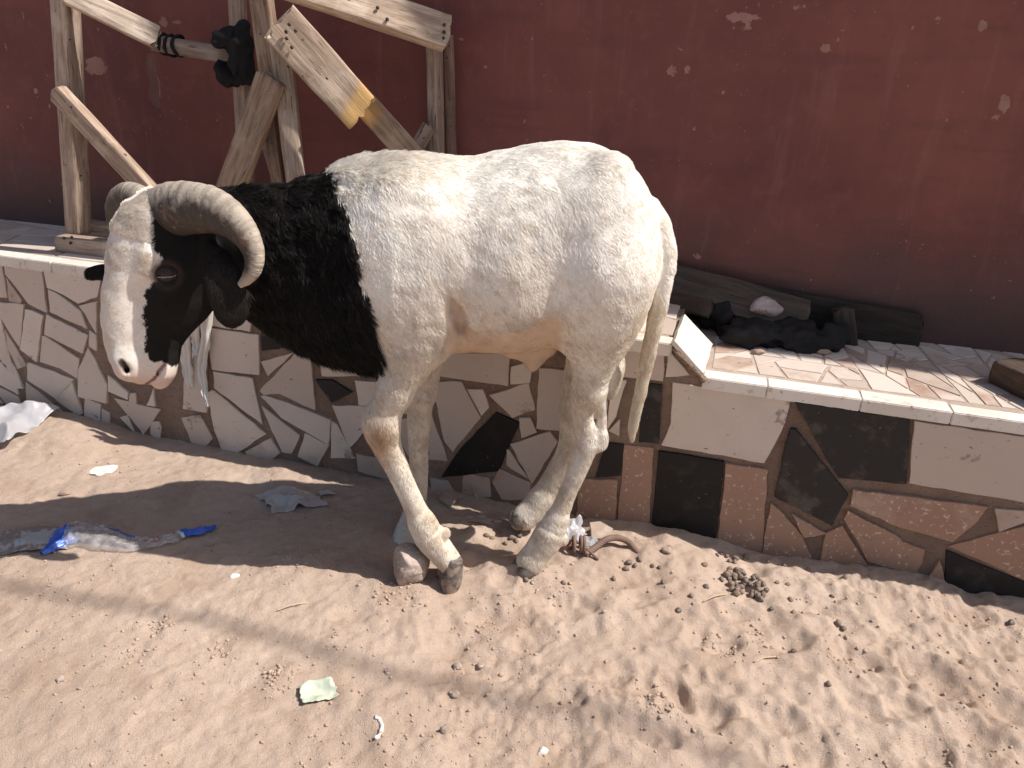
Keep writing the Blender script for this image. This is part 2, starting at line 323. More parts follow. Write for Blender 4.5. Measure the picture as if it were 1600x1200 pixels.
W = [[(0,411),(5,412),(14,465),(0,464)],[(8,415),(67,422),(76,488),(47,474),(10,428)],[(70,422),(160,432),(153,464),(123,474),(90,455),(75,449)],[(77,451),(90,457),(128,485),(138,513),(80,487)],[(125,477),(153,470),(153,520),(135,490)],
 [(75,490),(139,523),(132,551),(73,521)],[(42,482),(52,484),(70,492),(60,565),(34,545)],[(0,471),(40,475),(33,542),(24,530),(0,490)],[(67,524),(72,524),(126,559),(124,591),(95,575),(63,565)],[(0,516),(9,516),(14,550),(12,562),(0,556)],
 [(9,513),(44,571),(29,576),(14,545)],[(13,552),(26,575),(39,606),(9,603)],[(45,564),(117,592),(90,623),(46,592)],[(90,623),(116,595),(131,645),(126,651)],[(139,542),(150,560),(170,600),(170,629),(126,618),(125,575)],
 [(142,515),(152,522),(153,548),(141,541)],[(134,621),(159,631),(158,670),(133,670)],[(160,637),(173,645),(173,665),(160,658)],[(170,585),(203,612),(202,623),(171,610)],[(205,613),(214,613),(215,630),(203,628)],[(231,632),(242,605),(245,634)],
 [(179,621),(253,639),(225,679),(222,672)],[(189,651),(201,648),(211,674),(205,668)],[(237,658),(250,657),(254,668),(251,690),(236,678)],[(265,562),(280,578),(263,597),(255,588)],[(290,560),(323,520),(326,643),(289,637)],[(325,512),(406,522),(407,585),(333,577)],
 [(326,508),(336,480),(383,470),(400,480),(393,517)],[(335,579),(396,590),(411,663),(336,605)],[(326,612),(334,608),(418,677),(373,706),(348,701),(336,670)],[(284,652),(315,647),(334,684),(320,700),(303,698)],[(409,564),(462,549),(420,587)],
 [(406,610),(463,550),(487,545),(494,640),(475,633),(437,615),(412,617)],[(408,618),(415,617),(450,628),(519,655),(515,693),(440,652)],[(410,632),(470,680),(457,708),(442,706),(425,670)],[(385,704),(425,683),(440,706),(428,716),(390,714)],[(478,675),(516,694),(498,728),(466,712)],
 [(519,657),(528,662),(556,715),(518,715)],[(520,632),(585,634),(575,670),(552,695),(548,698)],[(556,593),(605,595),(605,632),(562,632)],[(500,555),(605,575),(608,587),(504,587)],[(640,545),(798,552),(795,602),(660,582)],[(799,572),(835,565),(829,597),(798,600)],[(843,574),(890,577),(885,672),(839,668)],
 [(675,594),(722,595),(752,652),(708,706),(695,690)],[(731,607),(755,607),(765,636),(753,649)],[(765,616),(827,597),(837,640),(801,653)],[(812,651),(830,651),(840,674),(816,683)],[(798,692),(860,672),(872,690),(832,755)],[(793,700),(797,702),(828,748),(792,725)],[(612,655),(675,645),(700,720),(640,715)],
 [(958,533),(1040,541),(1036,595),(955,586)],[(880,590),(951,590),(940,650),(900,660)],[(957,591),(980,593),(963,650),(950,668)],[(969,653),(968,680),(951,672)],[(1044,543),(1078,585),(1040,588)],[(1051,597),(1140,609),(1236,622),(1228,655),(1212,690),(1194,722),(1033,695),(1048,660)],[(976,694),(1022,699),(1012,850),(962,840)],[(1134,722),(1200,732),(1190,868),(1120,858)],
 [(905,746),(966,748),(962,810),(900,810)],[(1428,655),(1600,680),(1760,703),(1760,812),(1600,785),(1420,753)],[(1332,762),(1390,770),(1543,790),(1525,815),(1488,846),(1405,822),(1328,787)],[(1204,784),(1220,797),(1253,836),(1275,885),(1190,865)],[(1237,800),(1292,832),(1256,838)],[(1316,819),(1353,878),(1366,910),(1277,892),(1290,831)],
 [(1325,795),(1405,838),(1410,845),(1445,857),(1440,880),(1428,898),(1355,875),(1318,808)],[(1480,852),(1600,820),(1760,780),(1760,960),(1600,905)],[(1467,872),(1475,905),(1448,903)],[(1382,890),(1425,900),(1425,915),(1382,915)],[(618,600),(665,592),(668,640),(612,648)],[(500,480),(600,500),(600,545),(480,530)],[(170,440),(320,455),(320,500),(260,560),(175,500)]]
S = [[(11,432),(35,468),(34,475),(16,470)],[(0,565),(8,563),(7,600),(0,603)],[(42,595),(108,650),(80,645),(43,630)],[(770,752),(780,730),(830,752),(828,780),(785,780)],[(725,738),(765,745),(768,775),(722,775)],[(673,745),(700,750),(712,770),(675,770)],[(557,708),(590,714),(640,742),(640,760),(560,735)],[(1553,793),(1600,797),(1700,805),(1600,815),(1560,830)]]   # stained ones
K = [[(410,492),(440,500),(470,540),(410,548)],[(776,643),(813,660),(795,700),(780,735),(690,745),(720,700)],[(1005,597),(1035,600),(1030,692),(998,690)],[(1029,703),(1132,719),(1117,860),(1015,852)],[(948,690),(975,693),(970,742),(930,745)],[(1241,624),(1421,652),(1416,755),(1310,745),(1290,715)],[(1235,668),(1243,668),(1325,772),(1300,820),(1210,775),(1228,690)],[(1478,858),(1600,908),(1700,950),(1475,920)],[(495,592),(520,592),(552,612),(520,628)]]
def front_tiles(polys, t, jag):
    out = []
    for p in polys:                                                    # each tile bedded a little differently: its own depth and tilt
        v, f = prism([PD(x, y, 0.0) for x, y in p], NB, t * random.uniform(.7, 1.35), jag); k = len(v) // 3; c = sum(v[:k]) / k; a, b = random.gauss(0, .016), random.gauss(0, .016)
        v = v[:k] + [q + NB * float(np.clip(a * ((q - c) @ EU) + b * (q - c)[2], -.0025, .004)) for q in v[k:]]; out.append((v, f))
    return out
rnd = random.Random(3)
def ext(u0, u1, z0, z1): return [prism([B(u, 0, z) for u, z in p], NB, .006, .0015) for p in crazy(u0, u1, z0, z1, .014, .008, rnd)]
parts_w = front_tiles(W, .006, .0017); nW = len(parts_w); parts_w += ext(-3.6, -1.90, 0.0, ZL - .03) + ext(.78, 2.6, 0, ZR - .03); n2 = len(parts_w)
parts_w += front_tiles(S, .005, .002)
V, Fs, own = gather(parts_w); me = mesh('white_front_tiles', V, Fs); tn, dn = [], []
tones = [rnd.uniform(.25, 1.1) for _ in parts_w]; dirts = [rnd.choice((0, 0, .05, .12, .22)) for _ in parts_w]
for i, p in enumerate(W):
    cx = sum(q[0] for q in p) / len(p); cy = sum(q[1] for q in p) / len(p)
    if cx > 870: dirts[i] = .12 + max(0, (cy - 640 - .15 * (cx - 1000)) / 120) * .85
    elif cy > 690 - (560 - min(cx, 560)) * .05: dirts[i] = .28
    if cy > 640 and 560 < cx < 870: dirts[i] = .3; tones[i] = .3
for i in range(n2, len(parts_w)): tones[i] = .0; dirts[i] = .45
fattr(me, 'tone', [tones[k] for k in own]); zz = [v[2] for v in V]
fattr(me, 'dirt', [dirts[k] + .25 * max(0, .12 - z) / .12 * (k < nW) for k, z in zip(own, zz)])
link('white_front_tiles', me, M_tile, bench, smooth=False)
parts_k = front_tiles(K, .0065, .0012); kt = [.55, .1, .7, .25, .5, .8, 1.0, .35, .9]
for (v, f), t_ in zip(parts_k, kt): me = mesh('black_tile', v, f); fattr(me, 'tone', [t_] * len(v)); link('black_tile', me, M_black, bench, smooth=False)
# coping along the front edge and paving on top
def top(polys, z, t): return [prism([B(u, d, z) for u, d in p], (0, 0, 1), t * rnd.uniform(.9, 1.1), .001) for p in polys]
cop = []; u = -5.0
while u < UE - .01:
    w = rnd.uniform(.22, .34); u2 = min(u + w, UE - .004); cop.append(box3(u, u2 - .0012, -.010, .035, ZL - .024, ZL + .006)); u = u2
u = UE + .065
while u < 4:
    w = rnd.uniform(.13, .24); cop.append(box3(u, u + w - .0012, -.012, .030 + rnd.uniform(0, .012), ZR - .022, ZR + .006)); u += w
V, Fs, own = gather(cop); me = mesh('coping', V, Fs)
bmx = bmesh.new(); bmx.from_mesh(me); bmesh.ops.bevel(bmx, geom=bmx.edges[:], offset=.002, segments=2, affect='EDGES'); bmx.to_mesh(me); bmx.free()
m = NT('coping_tile'); P = m.pos(); sep = m.n('SeparateXYZ'); m.put(sep.inputs[0], m.n('NewGeometry').outputs['Normal'])
c = m.mix(m.ramp(m.noise(P, 9, 5), .35, .65), (.66, .60, .53), (.76, .71, .65)); c = m.mix(m.math('MULTIPLY', m.ramp(m.noise(P, 40, 4, .7), .56, .66), .55), c, (.42, .33, .27)); c = m.mix(m.ramp(m.noise(P, 160, 2), .70, .72), c, (.2, .14, .11))
m.set(Base_Color=c, Roughness=.55); m.bump(m.noise(P, 90, 4), .25, .003); M_cop = m.m
link('coping', me, M_cop, bench, smooth=False)
pt = top(crazy(-2.9, UE - .01, .042, .33, .012, .006, rnd), ZL, .006); nl = len(pt); pt += top(crazy(UE + .08, 1.7, .05, .44, .0055, .005, rnd), ZR, .006)
tones = [rnd.choice((.1, .5, .8, 1.0, 1.0)) for _ in pt]; dirts = [rnd.uniform(0, .25) if i < nl else rnd.choice((.05, .2, .45, .6)) for i in range(len(pt))]
for nm_, i0, i1 in (('upper_paving', 0, nl), ('lower_paving', nl, len(pt))):
    V, Fs, own = gather(pt[i0:i1]); me = mesh(nm_, V, Fs); fattr(me, 'tone', [tones[k + i0] for k in own]); fattr(me, 'dirt', [dirts[k + i0] for k in own]); link(nm_, me, M_tile, bench, smooth=False)
# the sloping tile over the step, bedded on rough mortar
a, b = B(UE - .012, -.012, ZL + .008), B(UE - .004, .178, ZL + .008); c_, d_ = B(UE + .07, .178, ZR + .008), B(UE + .058, -.012, ZR + .008)
nn = np.cross(d_ - a, b - a); nn /= np.linalg.norm(nn); nn = nn if nn[2] > 0 else -nn
v, f = prism([a, b, c_, d_], nn, .011, .0015); me = mesh('sloping_tile', v, f); fattr(me, 'tone', [1.0] * len(v)); fattr(me, 'dirt', [0.02] * len(v)); link('sloping_tile', me, M_cop, bench, smooth=False)
vb = [B(UE - .002, -.002, ZL), B(UE - .002, .17, ZL), B(UE + .052, .17, ZR), B(UE + .052, -.002, ZR), B(UE - .002, -.002, ZR - .01), B(UE - .002, .17, ZR - .01)]
link('mortar_bed', mesh('mortar_bed', vb, [(0, 3, 2, 1), (0, 4, 3), (1, 2, 5), (0, 1, 5, 4)]), M_mortar, bench, smooth=False)
lump = []
for i in range(26):                                                    # squeezed-out mortar along the broken step
    t = i / 25; p = (B(UE - .004, -.008, ZL - .006) * (1 - t) + B(UE + .066, -.012, ZR + .002) * t); r = rnd.uniform(.004, .009)
    bmx = bmesh.new(); bmesh.ops.create_icosphere(bmx, subdivisions=2, radius=r)
    vv = [np.array(x.co) * (1 + .5 * rnd.uniform(-.5, .5)) + p for x in bmx.verts]; ff = [[x.index for x in q.verts] for q in bmx.faces]; bmx.free(); lump.append((vv, ff))
V, Fs, own = gather(lump); link('mortar_seam', mesh('mortar_seam', V, Fs), M_mortar, bench)
# ---------------------------------------------------------------- the wooden frame on the bench
m = NT('weathered_wood'); T = m.coord('Object'); mp = m.n('Mapping'); m.put(mp.inputs[0], T); mp.inputs['Scale'].default_value = (1.2, 14, 14)
oi = m.n('ObjectInfo'); off = m.math('MULTIPLY', oi.outputs['Random'], 17.0); cb = m.n('CombineXYZ')
for i in range(3): m.put(cb.inputs[i], off)
m.put(mp.inputs['Location'], cb.outputs[0]); G = mp.outputs[0]; tone = m.n('ObjectInfo').outputs['Color']
g = m.noise(G, 6, 6, .65, .6); c = m.mix(m.ramp(g, .35, .68), (.27, .205, .16), (.50, .42, .355)); c = m.mix(m.ramp(m.noise(G, 14, 3, .6), .60, .68), c, (.16, .115, .09))
c = m.mix(m.math('MULTIPLY', m.ramp(m.noise(T, 9, 5, .65), .55, .7), .5), c, (.60, .53, .46)); c = m.mix(m.ramp(m.noise(T, 55, 2), .715, .73), c, (.05, .035, .03))
c = m.mix(m.attr('fresh'), c, m.mix(m.noise(G, 20, 3), (.46, .29, .12), (.62, .43, .20))); c = m.mix(1.0, c, tone, 'MULTIPLY')
m.set(Base_Color=c, Roughness=.8); m.bump(m.noise(G, 10, 5, .7), .5, .003); M_wood = m.m
def timber(name, A, Bp, w, t, nrm, parent=None, tone=(1, 1, 1), fresh=None, seg=40, ends=0.004, label=None):
    A = Vector(A); Bp = Vector(Bp); L = (Bp - A).length; X = (Bp - A).normalized(); Zv = Vector(nrm); Zv = (Zv - X * Zv.dot(X)).normalized(); Yv = Zv.cross(X)
    prof = []
    e = .12 * min(w, t)
    for sy, sz in ((1, 1), (-1, 1), (-1, -1), (1, -1)):
        a0 = {(1, 1): 0, (-1, 1): 90, (-1, -1): 180, (1, -1): 270}[(sy, sz)]
        for k in (0, 45, 90): a = math.radians(a0 + k); prof.append((sy * (w / 2 - e) + e * math.cos(a), sz * (t / 2 - e) + e * math.sin(a)))
    more = []                                           # a few more points along the wide faces, for worn edges
    for i, p in enumerate(prof):
        q = prof[(i + 1) % len(prof)]; more.append(p)
        if math.dist(p, q) > .012:
            k = int(math.dist(p, q) / .010)
            for j in range(1, k): more.append((p[0] + (q[0] - p[0]) * j / k, p[1] + (q[1] - p[1]) * j / k))
    m = len(more); V = []; sd = rng.integers(1000)
    for i in range(seg + 1):
        x = L * i / seg
        for (y, z) in more:
            xe = x
            if i == 0: xe = ends * noise2(y * 60, z * 60, sd) - (.0 if abs(y) < w * .3 else -.006)
            if i == seg: xe = L + ends * noise2(y * 70, z * 60, sd + 1) - (.0 if abs(y) < w * .3 else .006)
            n = noise3(np.array([x * 9, y * 40, z * 40]), sd); yy = y * (1 + .03 * noise2(x * 3, 0, sd)) + .0022 * n; V.append((xe, yy, z + .0018 * n + .004 * noise2(x * 2, y * 3, sd + 5)))
    Fs = [(i * m + j, i * m + (j + 1) % m, (i + 1) * m + (j + 1) % m, (i + 1) * m + j) for i in range(seg) for j in range(m)]
    Fs += [tuple(range(m - 1, -1, -1)), tuple(seg * m + j for j in range(m))]
    me = mesh(name, V, Fs); fattr(me, 'fresh', [0] * len(V) if fresh is None else [float(fresh(v[0] / L, v[1] / w)) for v in V])
    me.materials.append(M_wood); me.polygons.foreach_set('use_smooth', [True] * (len(Fs) - 2) + [False] * 2)
    o = bpy.data.objects.new(name, me); COL.objects.link(o); o.color = (*tone, 1)
    M = Matrix((( X[0], Yv[0], Zv[0], A[0]), (X[1], Yv[1], Zv[1], A[1]), (X[2], Yv[2], Zv[2], A[2]), (0, 0, 0, 1)))
    if parent is not None: M = Matrix.Translation(-world_loc(parent)) @ M; o.parent = parent
    o.matrix_local = M
    if label: o['label'] = label
    return o
def nail_holes(o, pts):
    pass
frame = empty('wooden_frame', B(-1.2, .15, ZL), 'rickety weathered timber frame of posts and planks standing on the bench against the red wall', 'timber frame')
FR = -NB * -1.0; TILT = NB + np.array([0, 0, .55])
timber('base_beam', PD(95, 381, .10), PD(330, 408, .10), .052, .045, NB, frame, (.95, .88, .84), label='low horizontal beam with bolt holes')
timber('back_beam', PD(128, 358, .20), PD(330, 380, .20), .05, .05, NB, frame, (.92, .84, .78))
timber('post', PD(98, -90, .16), PD(124, 366, .16), .046, .056, NB, frame, (1.0, .93, .88))
timber('brace', PD(88, 142, .095), PD(320, 392, .095), .048, .030, NB, frame, (.98, .88, .80), label='narrow slanting brace across the left post')
timber('rail', PD(104, -12, .125), PD(247, 60, .205), .054, .028, TILT, frame, (1.25, 1.22, 1.18), label='whitish slanting board at the top left')
o = timber('pole', PD(238, 66, .235), PD(372, 88, .262), .038, .036, NB, frame, (.62, .60, .60))
timber('post', PD(369, -60, .268), PD(386, 330, .268), .034, .034, NB, frame, (.88, .80, .76))
timber('slat', PD(386, 105, .285), PD(446, 330, .285), .026, .016, NB, frame, (.80, .70, .64))
timber('post', PD(402, -60, .175), PD(424, 120, .175), .050, .030, NB, frame, (.78, .66, .56))
timber('post', PD(438, 60, .150), PD(468, 330, .150), .048, .040, NB + EU * .45 + np.array([0, 0, .2]), frame, (1.05, 1.0, .93), label='pale lit post leaning left')
timber('slat', PD(412, 120, .165), PD(440, 330, .165), .034, .018, NB, frame, (.72, .60, .52))
timber('brace', PD(424, 120, .110), PD(352, 318, .110), .066, .030, NB, frame, (.86, .73, .62), label='brown plank crossing the middle posts')
fr1 = lambda s, y: sstep(.80, .90, s + .10 * y)
timber('plank', PD(436, 34, .085), PD(566, 178, .145), .094, .034, TILT, frame, (1.12, 1.02, .92), fresh=fr1, ends=.014, label='wide slanting plank with a freshly splintered yellow end')
fr2 = lambda s, y: sstep(.42, .30, s) * sstep(-.6, -.1, -y)
timber('plank', PD(538, 128, .172), PD(672, 276, .285), .060, .026, TILT, frame, (.84, .72, .60), fresh=fr2)
timber('rail', PD(440, -34, .120), PD(702, 54, .262), .076, .036, TILT, frame, (1.2, 1.12, 1.02), label='thick top rail with nail holes in its end')
timber('post', PD(677, 30, .312), PD(682, 262, .312), .034, .034, NB, frame, (.80, .72, .68))
timber('post', PD(700, 50, .345), PD(706, 262, .345), .022, .02, NB, frame, (.55, .42, .38))
timber('strut', PD(672, 196, .29), PD(640, 250, .27), .034, .018, NB, frame, (.80, .70, .64))
# nail heads
m = NT('rusty_nail'); m.set(Base_Color=(.05, .03, .022), Roughness=.7); M_nail = m.m
nl = []
for (px, py, d) in [(694, 39, .236), (694, 50, .236), (693, 60, .236), (452, 38, .068), (447, 50, .068), (456, 74, .07), (448, 60, .068), (462, 48, .068), (590, 12, .18), (605, 30, .18), (100, 372, .074), (110, 380, .074), (112, 371, .074)]:
    bmx = bmesh.new(); bmesh.ops.create_icosphere(bmx, subdivisions=2, radius=.0042 if px > 90 else .004); nl.append(([np.array(v.co) + PD(px, py, d) for v in bmx.verts], [[v.index for v in f.verts] for f in bmx.faces])); bmx.free()

# ---------------------------------------------------------------- crumpled cloths, films, stones: builders
def sheet(name, P0, ex, ey, nrm, mat, amp, seed, nx=46, ny=36, edge=.18, freq=9.0, parent=None, fold=0.0, on_sand=False, thick=.0009):
    """a crumpled sheet with an irregular rim: ex, ey are half-extent vectors, amp the height of the creases"""
    P0 = np.array(P0); ex = np.array(ex, float); ey = np.array(ey, float); n = np.array(nrm, float); n /= np.linalg.norm(n)
    a, b = np.meshgrid(np.linspace(-1, 1, nx), np.linspace(-1, 1, ny)); th = np.arctan2(b, a)
    r = 1 + edge * (noise2(np.cos(th) * 1.6 + seed, np.sin(th) * 1.6, seed) + .5 * noise2(np.cos(th) * 5 + seed, np.sin(th) * 5, seed + 1))
    A = a * r; Bb = b * r; X = P0 + A[..., None] * ex + Bb[..., None] * ey
    s = freq; q = X * s
    rid = 1 - np.abs(noise3(q, seed)) * 2; rid = rid + .5 * (1 - np.abs(noise3(q * 2.1, seed + 3)) * 2) + .22 * noise3(q * 5, seed + 4)
    hgtv = amp * (rid * .55 + .2 + fold * noise3(q * .5, seed + 9))
    if on_sand:
        X[..., 2] = hgt(X[..., 0], X[..., 1]) + np.maximum(hgtv, -.001) * (1 - .55 * np.clip(np.hypot(a, b) - .5, 0, 1)) + .0025
    else: X = X + n * hgtv[..., None]
    idx = np.arange(nx * ny).reshape(ny, nx); Q = np.stack([idx[:-1, :-1], idx[:-1, 1:], idx[1:, 1:], idx[1:, :-1]], -1).reshape(-1, 4)
    o = link(name, fastmesh(name, X.reshape(-1, 3), Q), mat, parent); fattr(o.data, 'su', a.ravel()); fattr(o.data, 'sv', b.ravel())
    md = o.modifiers.new('thickness', 'SOLIDIFY'); md.thickness = thick; md.offset = 0
    return o
def blob(name, P0, r, mat, seed, amp=.25, freq=1.6, sub=4, rot=0.0, flat=0.0, parent=None, mesh_only=False, facet=0.0):
    """a stone: r = three radii, planes cut into it when facet > 0"""
    bmx = bmesh.new(); bmesh.ops.create_icosphere(bmx, subdivisions=sub, radius=1.0); v = np.array([x.co[:] for x in bmx.verts]); f = [[x.index for x in q.verts] for q in bmx.faces]; bmx.free()
    k = 1 + amp * noise3(v * freq + seed * 3.1, seed) + amp * .4 * noise3(v * freq * 2.6 + seed, seed + 1) + amp * .15 * noise3(v * freq * 7 + seed, seed + 2); v = v * k[:, None]
    if facet:
        rg = np.random.default_rng(seed)
        for _ in range(11):
            d = rg.normal(size=3); d /= np.linalg.norm(d); lim = rg.uniform(.62, .9); ex = np.maximum(v @ d - lim, 0); v = v - (ex * facet)[:, None] * d
    v = v * np.array(r); c, s = math.cos(rot), math.sin(rot); v = np.stack([c * v[:, 0] - s * v[:, 1], s * v[:, 0] + c * v[:, 1], v[:, 2]], -1) + np.array(P0)
    if mesh_only: return v, f
    return link(name, mesh(name, v, f), mat, parent)
def tube(pts, rad, seg=10, wob=0.0, seed=0, caps=True):
    P = np.array(pts, float); n = len(P); R = np.broadcast_to(np.asarray(rad, float), (n,)); T = np.gradient(P, axis=0); T /= np.linalg.norm(T, axis=1)[:, None]
    u = np.cross(T[0], [0, 0, 1.0]); u = u / np.linalg.norm(u) if np.linalg.norm(u) > 1e-3 else np.array([1.0, 0, 0]); V = []
    for i in range(n):
        u = u - T[i] * (u @ T[i]); u /= np.linalg.norm(u); w = np.cross(T[i], u)
        for k in range(seg):
            a = 2 * math.pi * k / seg; rr = R[i] * (1 + wob * float(noise2(i * .7 + seed, k * .9, seed))); V.append(P[i] + rr * (math.cos(a) * u + math.sin(a) * w))
    Fs = [(i * seg + k, i * seg + (k + 1) % seg, (i + 1) * seg + (k + 1) % seg, (i + 1) * seg + k) for i in range(n - 1) for k in range(seg)]
    if caps: Fs += [tuple(range(seg - 1, -1, -1)), tuple((n - 1) * seg + k for k in range(seg))]
    return V, Fs
def spline(pts, n):
    P = np.array(pts, float); k = len(P); Pe = np.vstack([2 * P[0] - P[1], P, 2 * P[-1] - P[-2]]); out = []
    for s in np.linspace(0, k - 1, n):
        i = min(int(s), k - 2); t = s - i; a, b, c, d = Pe[i:i + 4]; out.append(.5 * ((2 * b) + (-a + c) * t + (2 * a - 5 * b + 4 * c - d) * t * t + (-a + 3 * b - 3 * c + d) * t ** 3))
    return np.array(out)
for v, f in nl: link('nail_head', mesh('nail_head', v, f), M_nail, frame)
V, Fs = [], []
m = NT('black_cloth'); P = m.pos(); m.set(Base_Color=m.mix(m.noise(P, 40, 4), (.010, .010, .011), (.026, .024, .026)), Roughness=.9); m.b.inputs['Specular IOR Level'].default_value = .2; m.b.inputs['Sheen Weight'].default_value = .0; M_black_cloth = m.m
bnd = []
for k, (px, py) in enumerate([(258, 69), (268, 71), (280, 72)]):               # dark binding round the pole
    c0 = PD(px, py, .24); R = .024; ring = [c0 + R * (math.cos(a) * np.array([0, 0, 1.0]) + math.sin(a) * NB) + EU * .004 * math.sin(a * 2 + k) for a in np.linspace(0, 2 * math.pi, 25)]; bnd.append(tube(ring, .0045, 8, .3, k, False))
V, Fs, own = gather(bnd); link('binding', mesh('binding', V, Fs), M_black_cloth, frame)
# black rag wrapped round the post
def rag(name, chunks, mat, label, cat):
    parts = [blob('', c, r, None, s, .38, 1.9, 4, rot, mesh_only=True) for (c, r, s, rot) in chunks]; V, Fs, own = gather(parts)
    o = link(name, mesh(name, V, Fs), mat); rm = o.modifiers.new('fuse', 'REMESH'); rm.mode = 'VOXEL'; rm.voxel_size = .0045; rm.use_smooth_shade = True
    tx = bpy.data.textures.new(name + '_folds', 'CLOUDS'); tx.noise_scale = .035; dp = o.modifiers.new('folds', 'DISPLACE'); dp.texture = tx; dp.strength = .02; dp.texture_coords = 'GLOBAL'
    sm = o.modifiers.new('soft', 'SMOOTH'); sm.factor = .5; sm.iterations = 2
    centred(o); tag(o, label, cat); return o
ra = -.256
rag('black_cloth', [(PD(374, 78, .235), (.036, .032, .058), 3, ra), (PD(352, 62, .22), (.036, .026, .022), 5, ra), (PD(380, 92, .23), (.026, .03, .06), 9, ra), (PD(352, 116, .24), (.026, .022, .032), 11, ra), (PD(364, 120, .245), (.022, .02, .028), 12, ra)], M_black_cloth, 'black cloth knotted around the rear post of the timber frame', 'cloth')
# ---------------------------------------------------------------- things lying on the bench
M_dw = None
def ledge(px, py, z=ZR): return PZ(px, py, z)
dk = (.24, .22, .20)
tag(timber('plank', PD(1130, 462, .372), PD(1440, 520, .392), .088, .026, NB, None, (.07, .058, .05), ends=.012), 'long dark plank on edge along the foot of the red wall', 'plank')
tag(timber('plank', PD(1010, 428, .34), PD(1262, 498, .305), .095, .018, NB + np.array([0, 0, 1.0]), None, (.16, .14, .13)), 'grey flat board leaning behind the black cloth heap', 'plank')
tag(timber('plank', PD(1010, 462, .31), PD(1112, 484, .26), .04, .02, NB + np.array([0, 0, .6]), None, (.15, .12, .105)), 'short narrow stick beside the tail end of the bench', 'stick')
tag(timber('block', PD(1317, 480, .345), PD(1322, 541, .335), .05, .03, NB, None, (.12, .10, .09)), 'dark upright wood block between the long plank and the cloth heap', 'wood block')
tag(timber('timber_offcut', PZ(1568, 578, ZR + .03), PZ(1740, 660, ZR + .03), .085, .055, (0, 0, 1.0), None, (.17, .13, .10)), 'dark thick timber offcut lying at the right end of the bench top', 'timber')
def L(px, py, dz): p = PZ(px, py, ZR); return p + np.array([0, 0, dz])
rag('black_cloth_heap', [(L(1130, 520, .035), (.055, .05, .05), 21, ra), (L(1118, 486, .05), (.035, .03, .035), 22, ra), (L(1175, 540, .03), (.075, .05, .035), 23, ra), (L(1240, 545, .03), (.07, .05, .034), 24, ra), (L(1293, 545, .028), (.045, .04, .034), 25, ra), (L(1160, 505, .05), (.05, .03, .03), 26, ra)], M_black_cloth, 'heap of black cloth lying on the lower bench step in the shade', 'cloth')
m = NT('pink_stone'); P = m.pos(); c = m.mix(m.ramp(m.noise(P, 18, 5), .35, .65), (.36, .285, .275), (.50, .41, .39)); m.set(Base_Color=m.mix(m.ramp(m.noise(P, 130, 3), .62, .66), c, (.24, .17, .16)), Roughness=.9); m.bump(m.noise(P, 70, 6, .7), .5, .006); M_pink = m.m
tag(centred(blob('stone', L(1186, 527, .078), (.046, .036, .030), M_pink, 31, .16, 1.5, 5, ra, facet=.6)), 'pinkish grey stone weighing down the black cloth heap', 'stone')
m = NT('blue_film'); m.set(Base_Color=(.25, .33, .42), Roughness=.35); M_blue = m.m
tag(centred(sheet('plastic_scrap', L(1328, 527, .022), EU * .024, np.array([0, .008, .02]), NB, M_blue, .010, 33, 20, 20, freq=30)), 'small bluish plastic scrap tucked beside the dark wood block', 'plastic scrap')
M_crumb = NT('crumb'); P = M_crumb.pos(); M_crumb.set(Base_Color=M_crumb.mix(M_crumb.noise(P, 40, 3), (.25, .17, .13), (.45, .33, .26)), Roughness=.95); M_crumb = M_crumb.m
for (px, py, r, lab) in [(1185, 556, .010, 'brown lump of mortar in front of the black cloth heap'), (1286, 556, .011, 'pale flat lump of mortar under the right end of the cloth heap'), (1378, 576, .004, 'tiny dark crumb on a white paving tile')]:
    tag(centred(blob('mortar_lump', L(px, py, r * .5 + .006), (r * 1.4, r, r * .6), M_crumb, int(px), .3, 1.6, 3)), lab, 'mortar lump')
# white rag hanging down the bench front
m = NT('white_rag'); P = m.pos(); m.set(Base_Color=m.mix(m.noise(P, 30, 4), (.68, .66, .63), (.84, .82, .79)), Roughness=.85); m.b.inputs['Subsurface Weight'].default_value = .0; M_rag = m.m
rg = empty('white_rag', PD(300, 610, -.03), 'white torn rag hanging in strips down the tiled bench front behind the head', 'rag')
for i, (pl, w0, w1, d) in enumerate([([(296, 440), (288, 520), (291, 570), (297, 604)], .020, .009, .022), ([(310, 440), (303, 510), (305, 535), (306, 557)], .016, .009, .030), ([(322, 440), (320, 520), (315, 580), (324, 632)], .017, .006, .034)]):
    cl = spline([PD(x, y, -d - .012 * math.sin(k * 1.7 + i)) for k, (x, y) in enumerate(pl)], 46); Vv = []
    for k, p in enumerate(cl):
        w = w0 + (w1 - w0) * (k / 45) ** 1.3
        for j in range(15):
            s = j / 7 - 1; Vv.append(p + EU * (w * s * (1 + .16 * float(noise2(k * .35, s * 2, 40 + i)))) + NB * (.006 * math.cos(s * 7 + i + k * .05) + .004 * float(noise2(k * .25, s * 3, 50 + i))) + np.array([0, 0, .008 * float(noise2(s * 5, 1, 60 + i)) * (k / 45) ** 3]))
    Q = [(k * 15 + j, k * 15 + j + 1, (k + 1) * 15 + j + 1, (k + 1) * 15 + j) for k in range(45) for j in range(14)]
    o = link('strip', mesh('strip', Vv, Q), M_rag, rg); md = o.modifiers.new('thickness', 'SOLIDIFY'); md.thickness = .0012

# ---------------------------------------------------------------- things lying on the sand
def S_(px, py, dz=0.0):
    p = PZ(px, py)
    for _ in range(3): p = PZ(px, py, float(hgt(p[0], p[1])))
    return p + np.array([0, 0, dz])
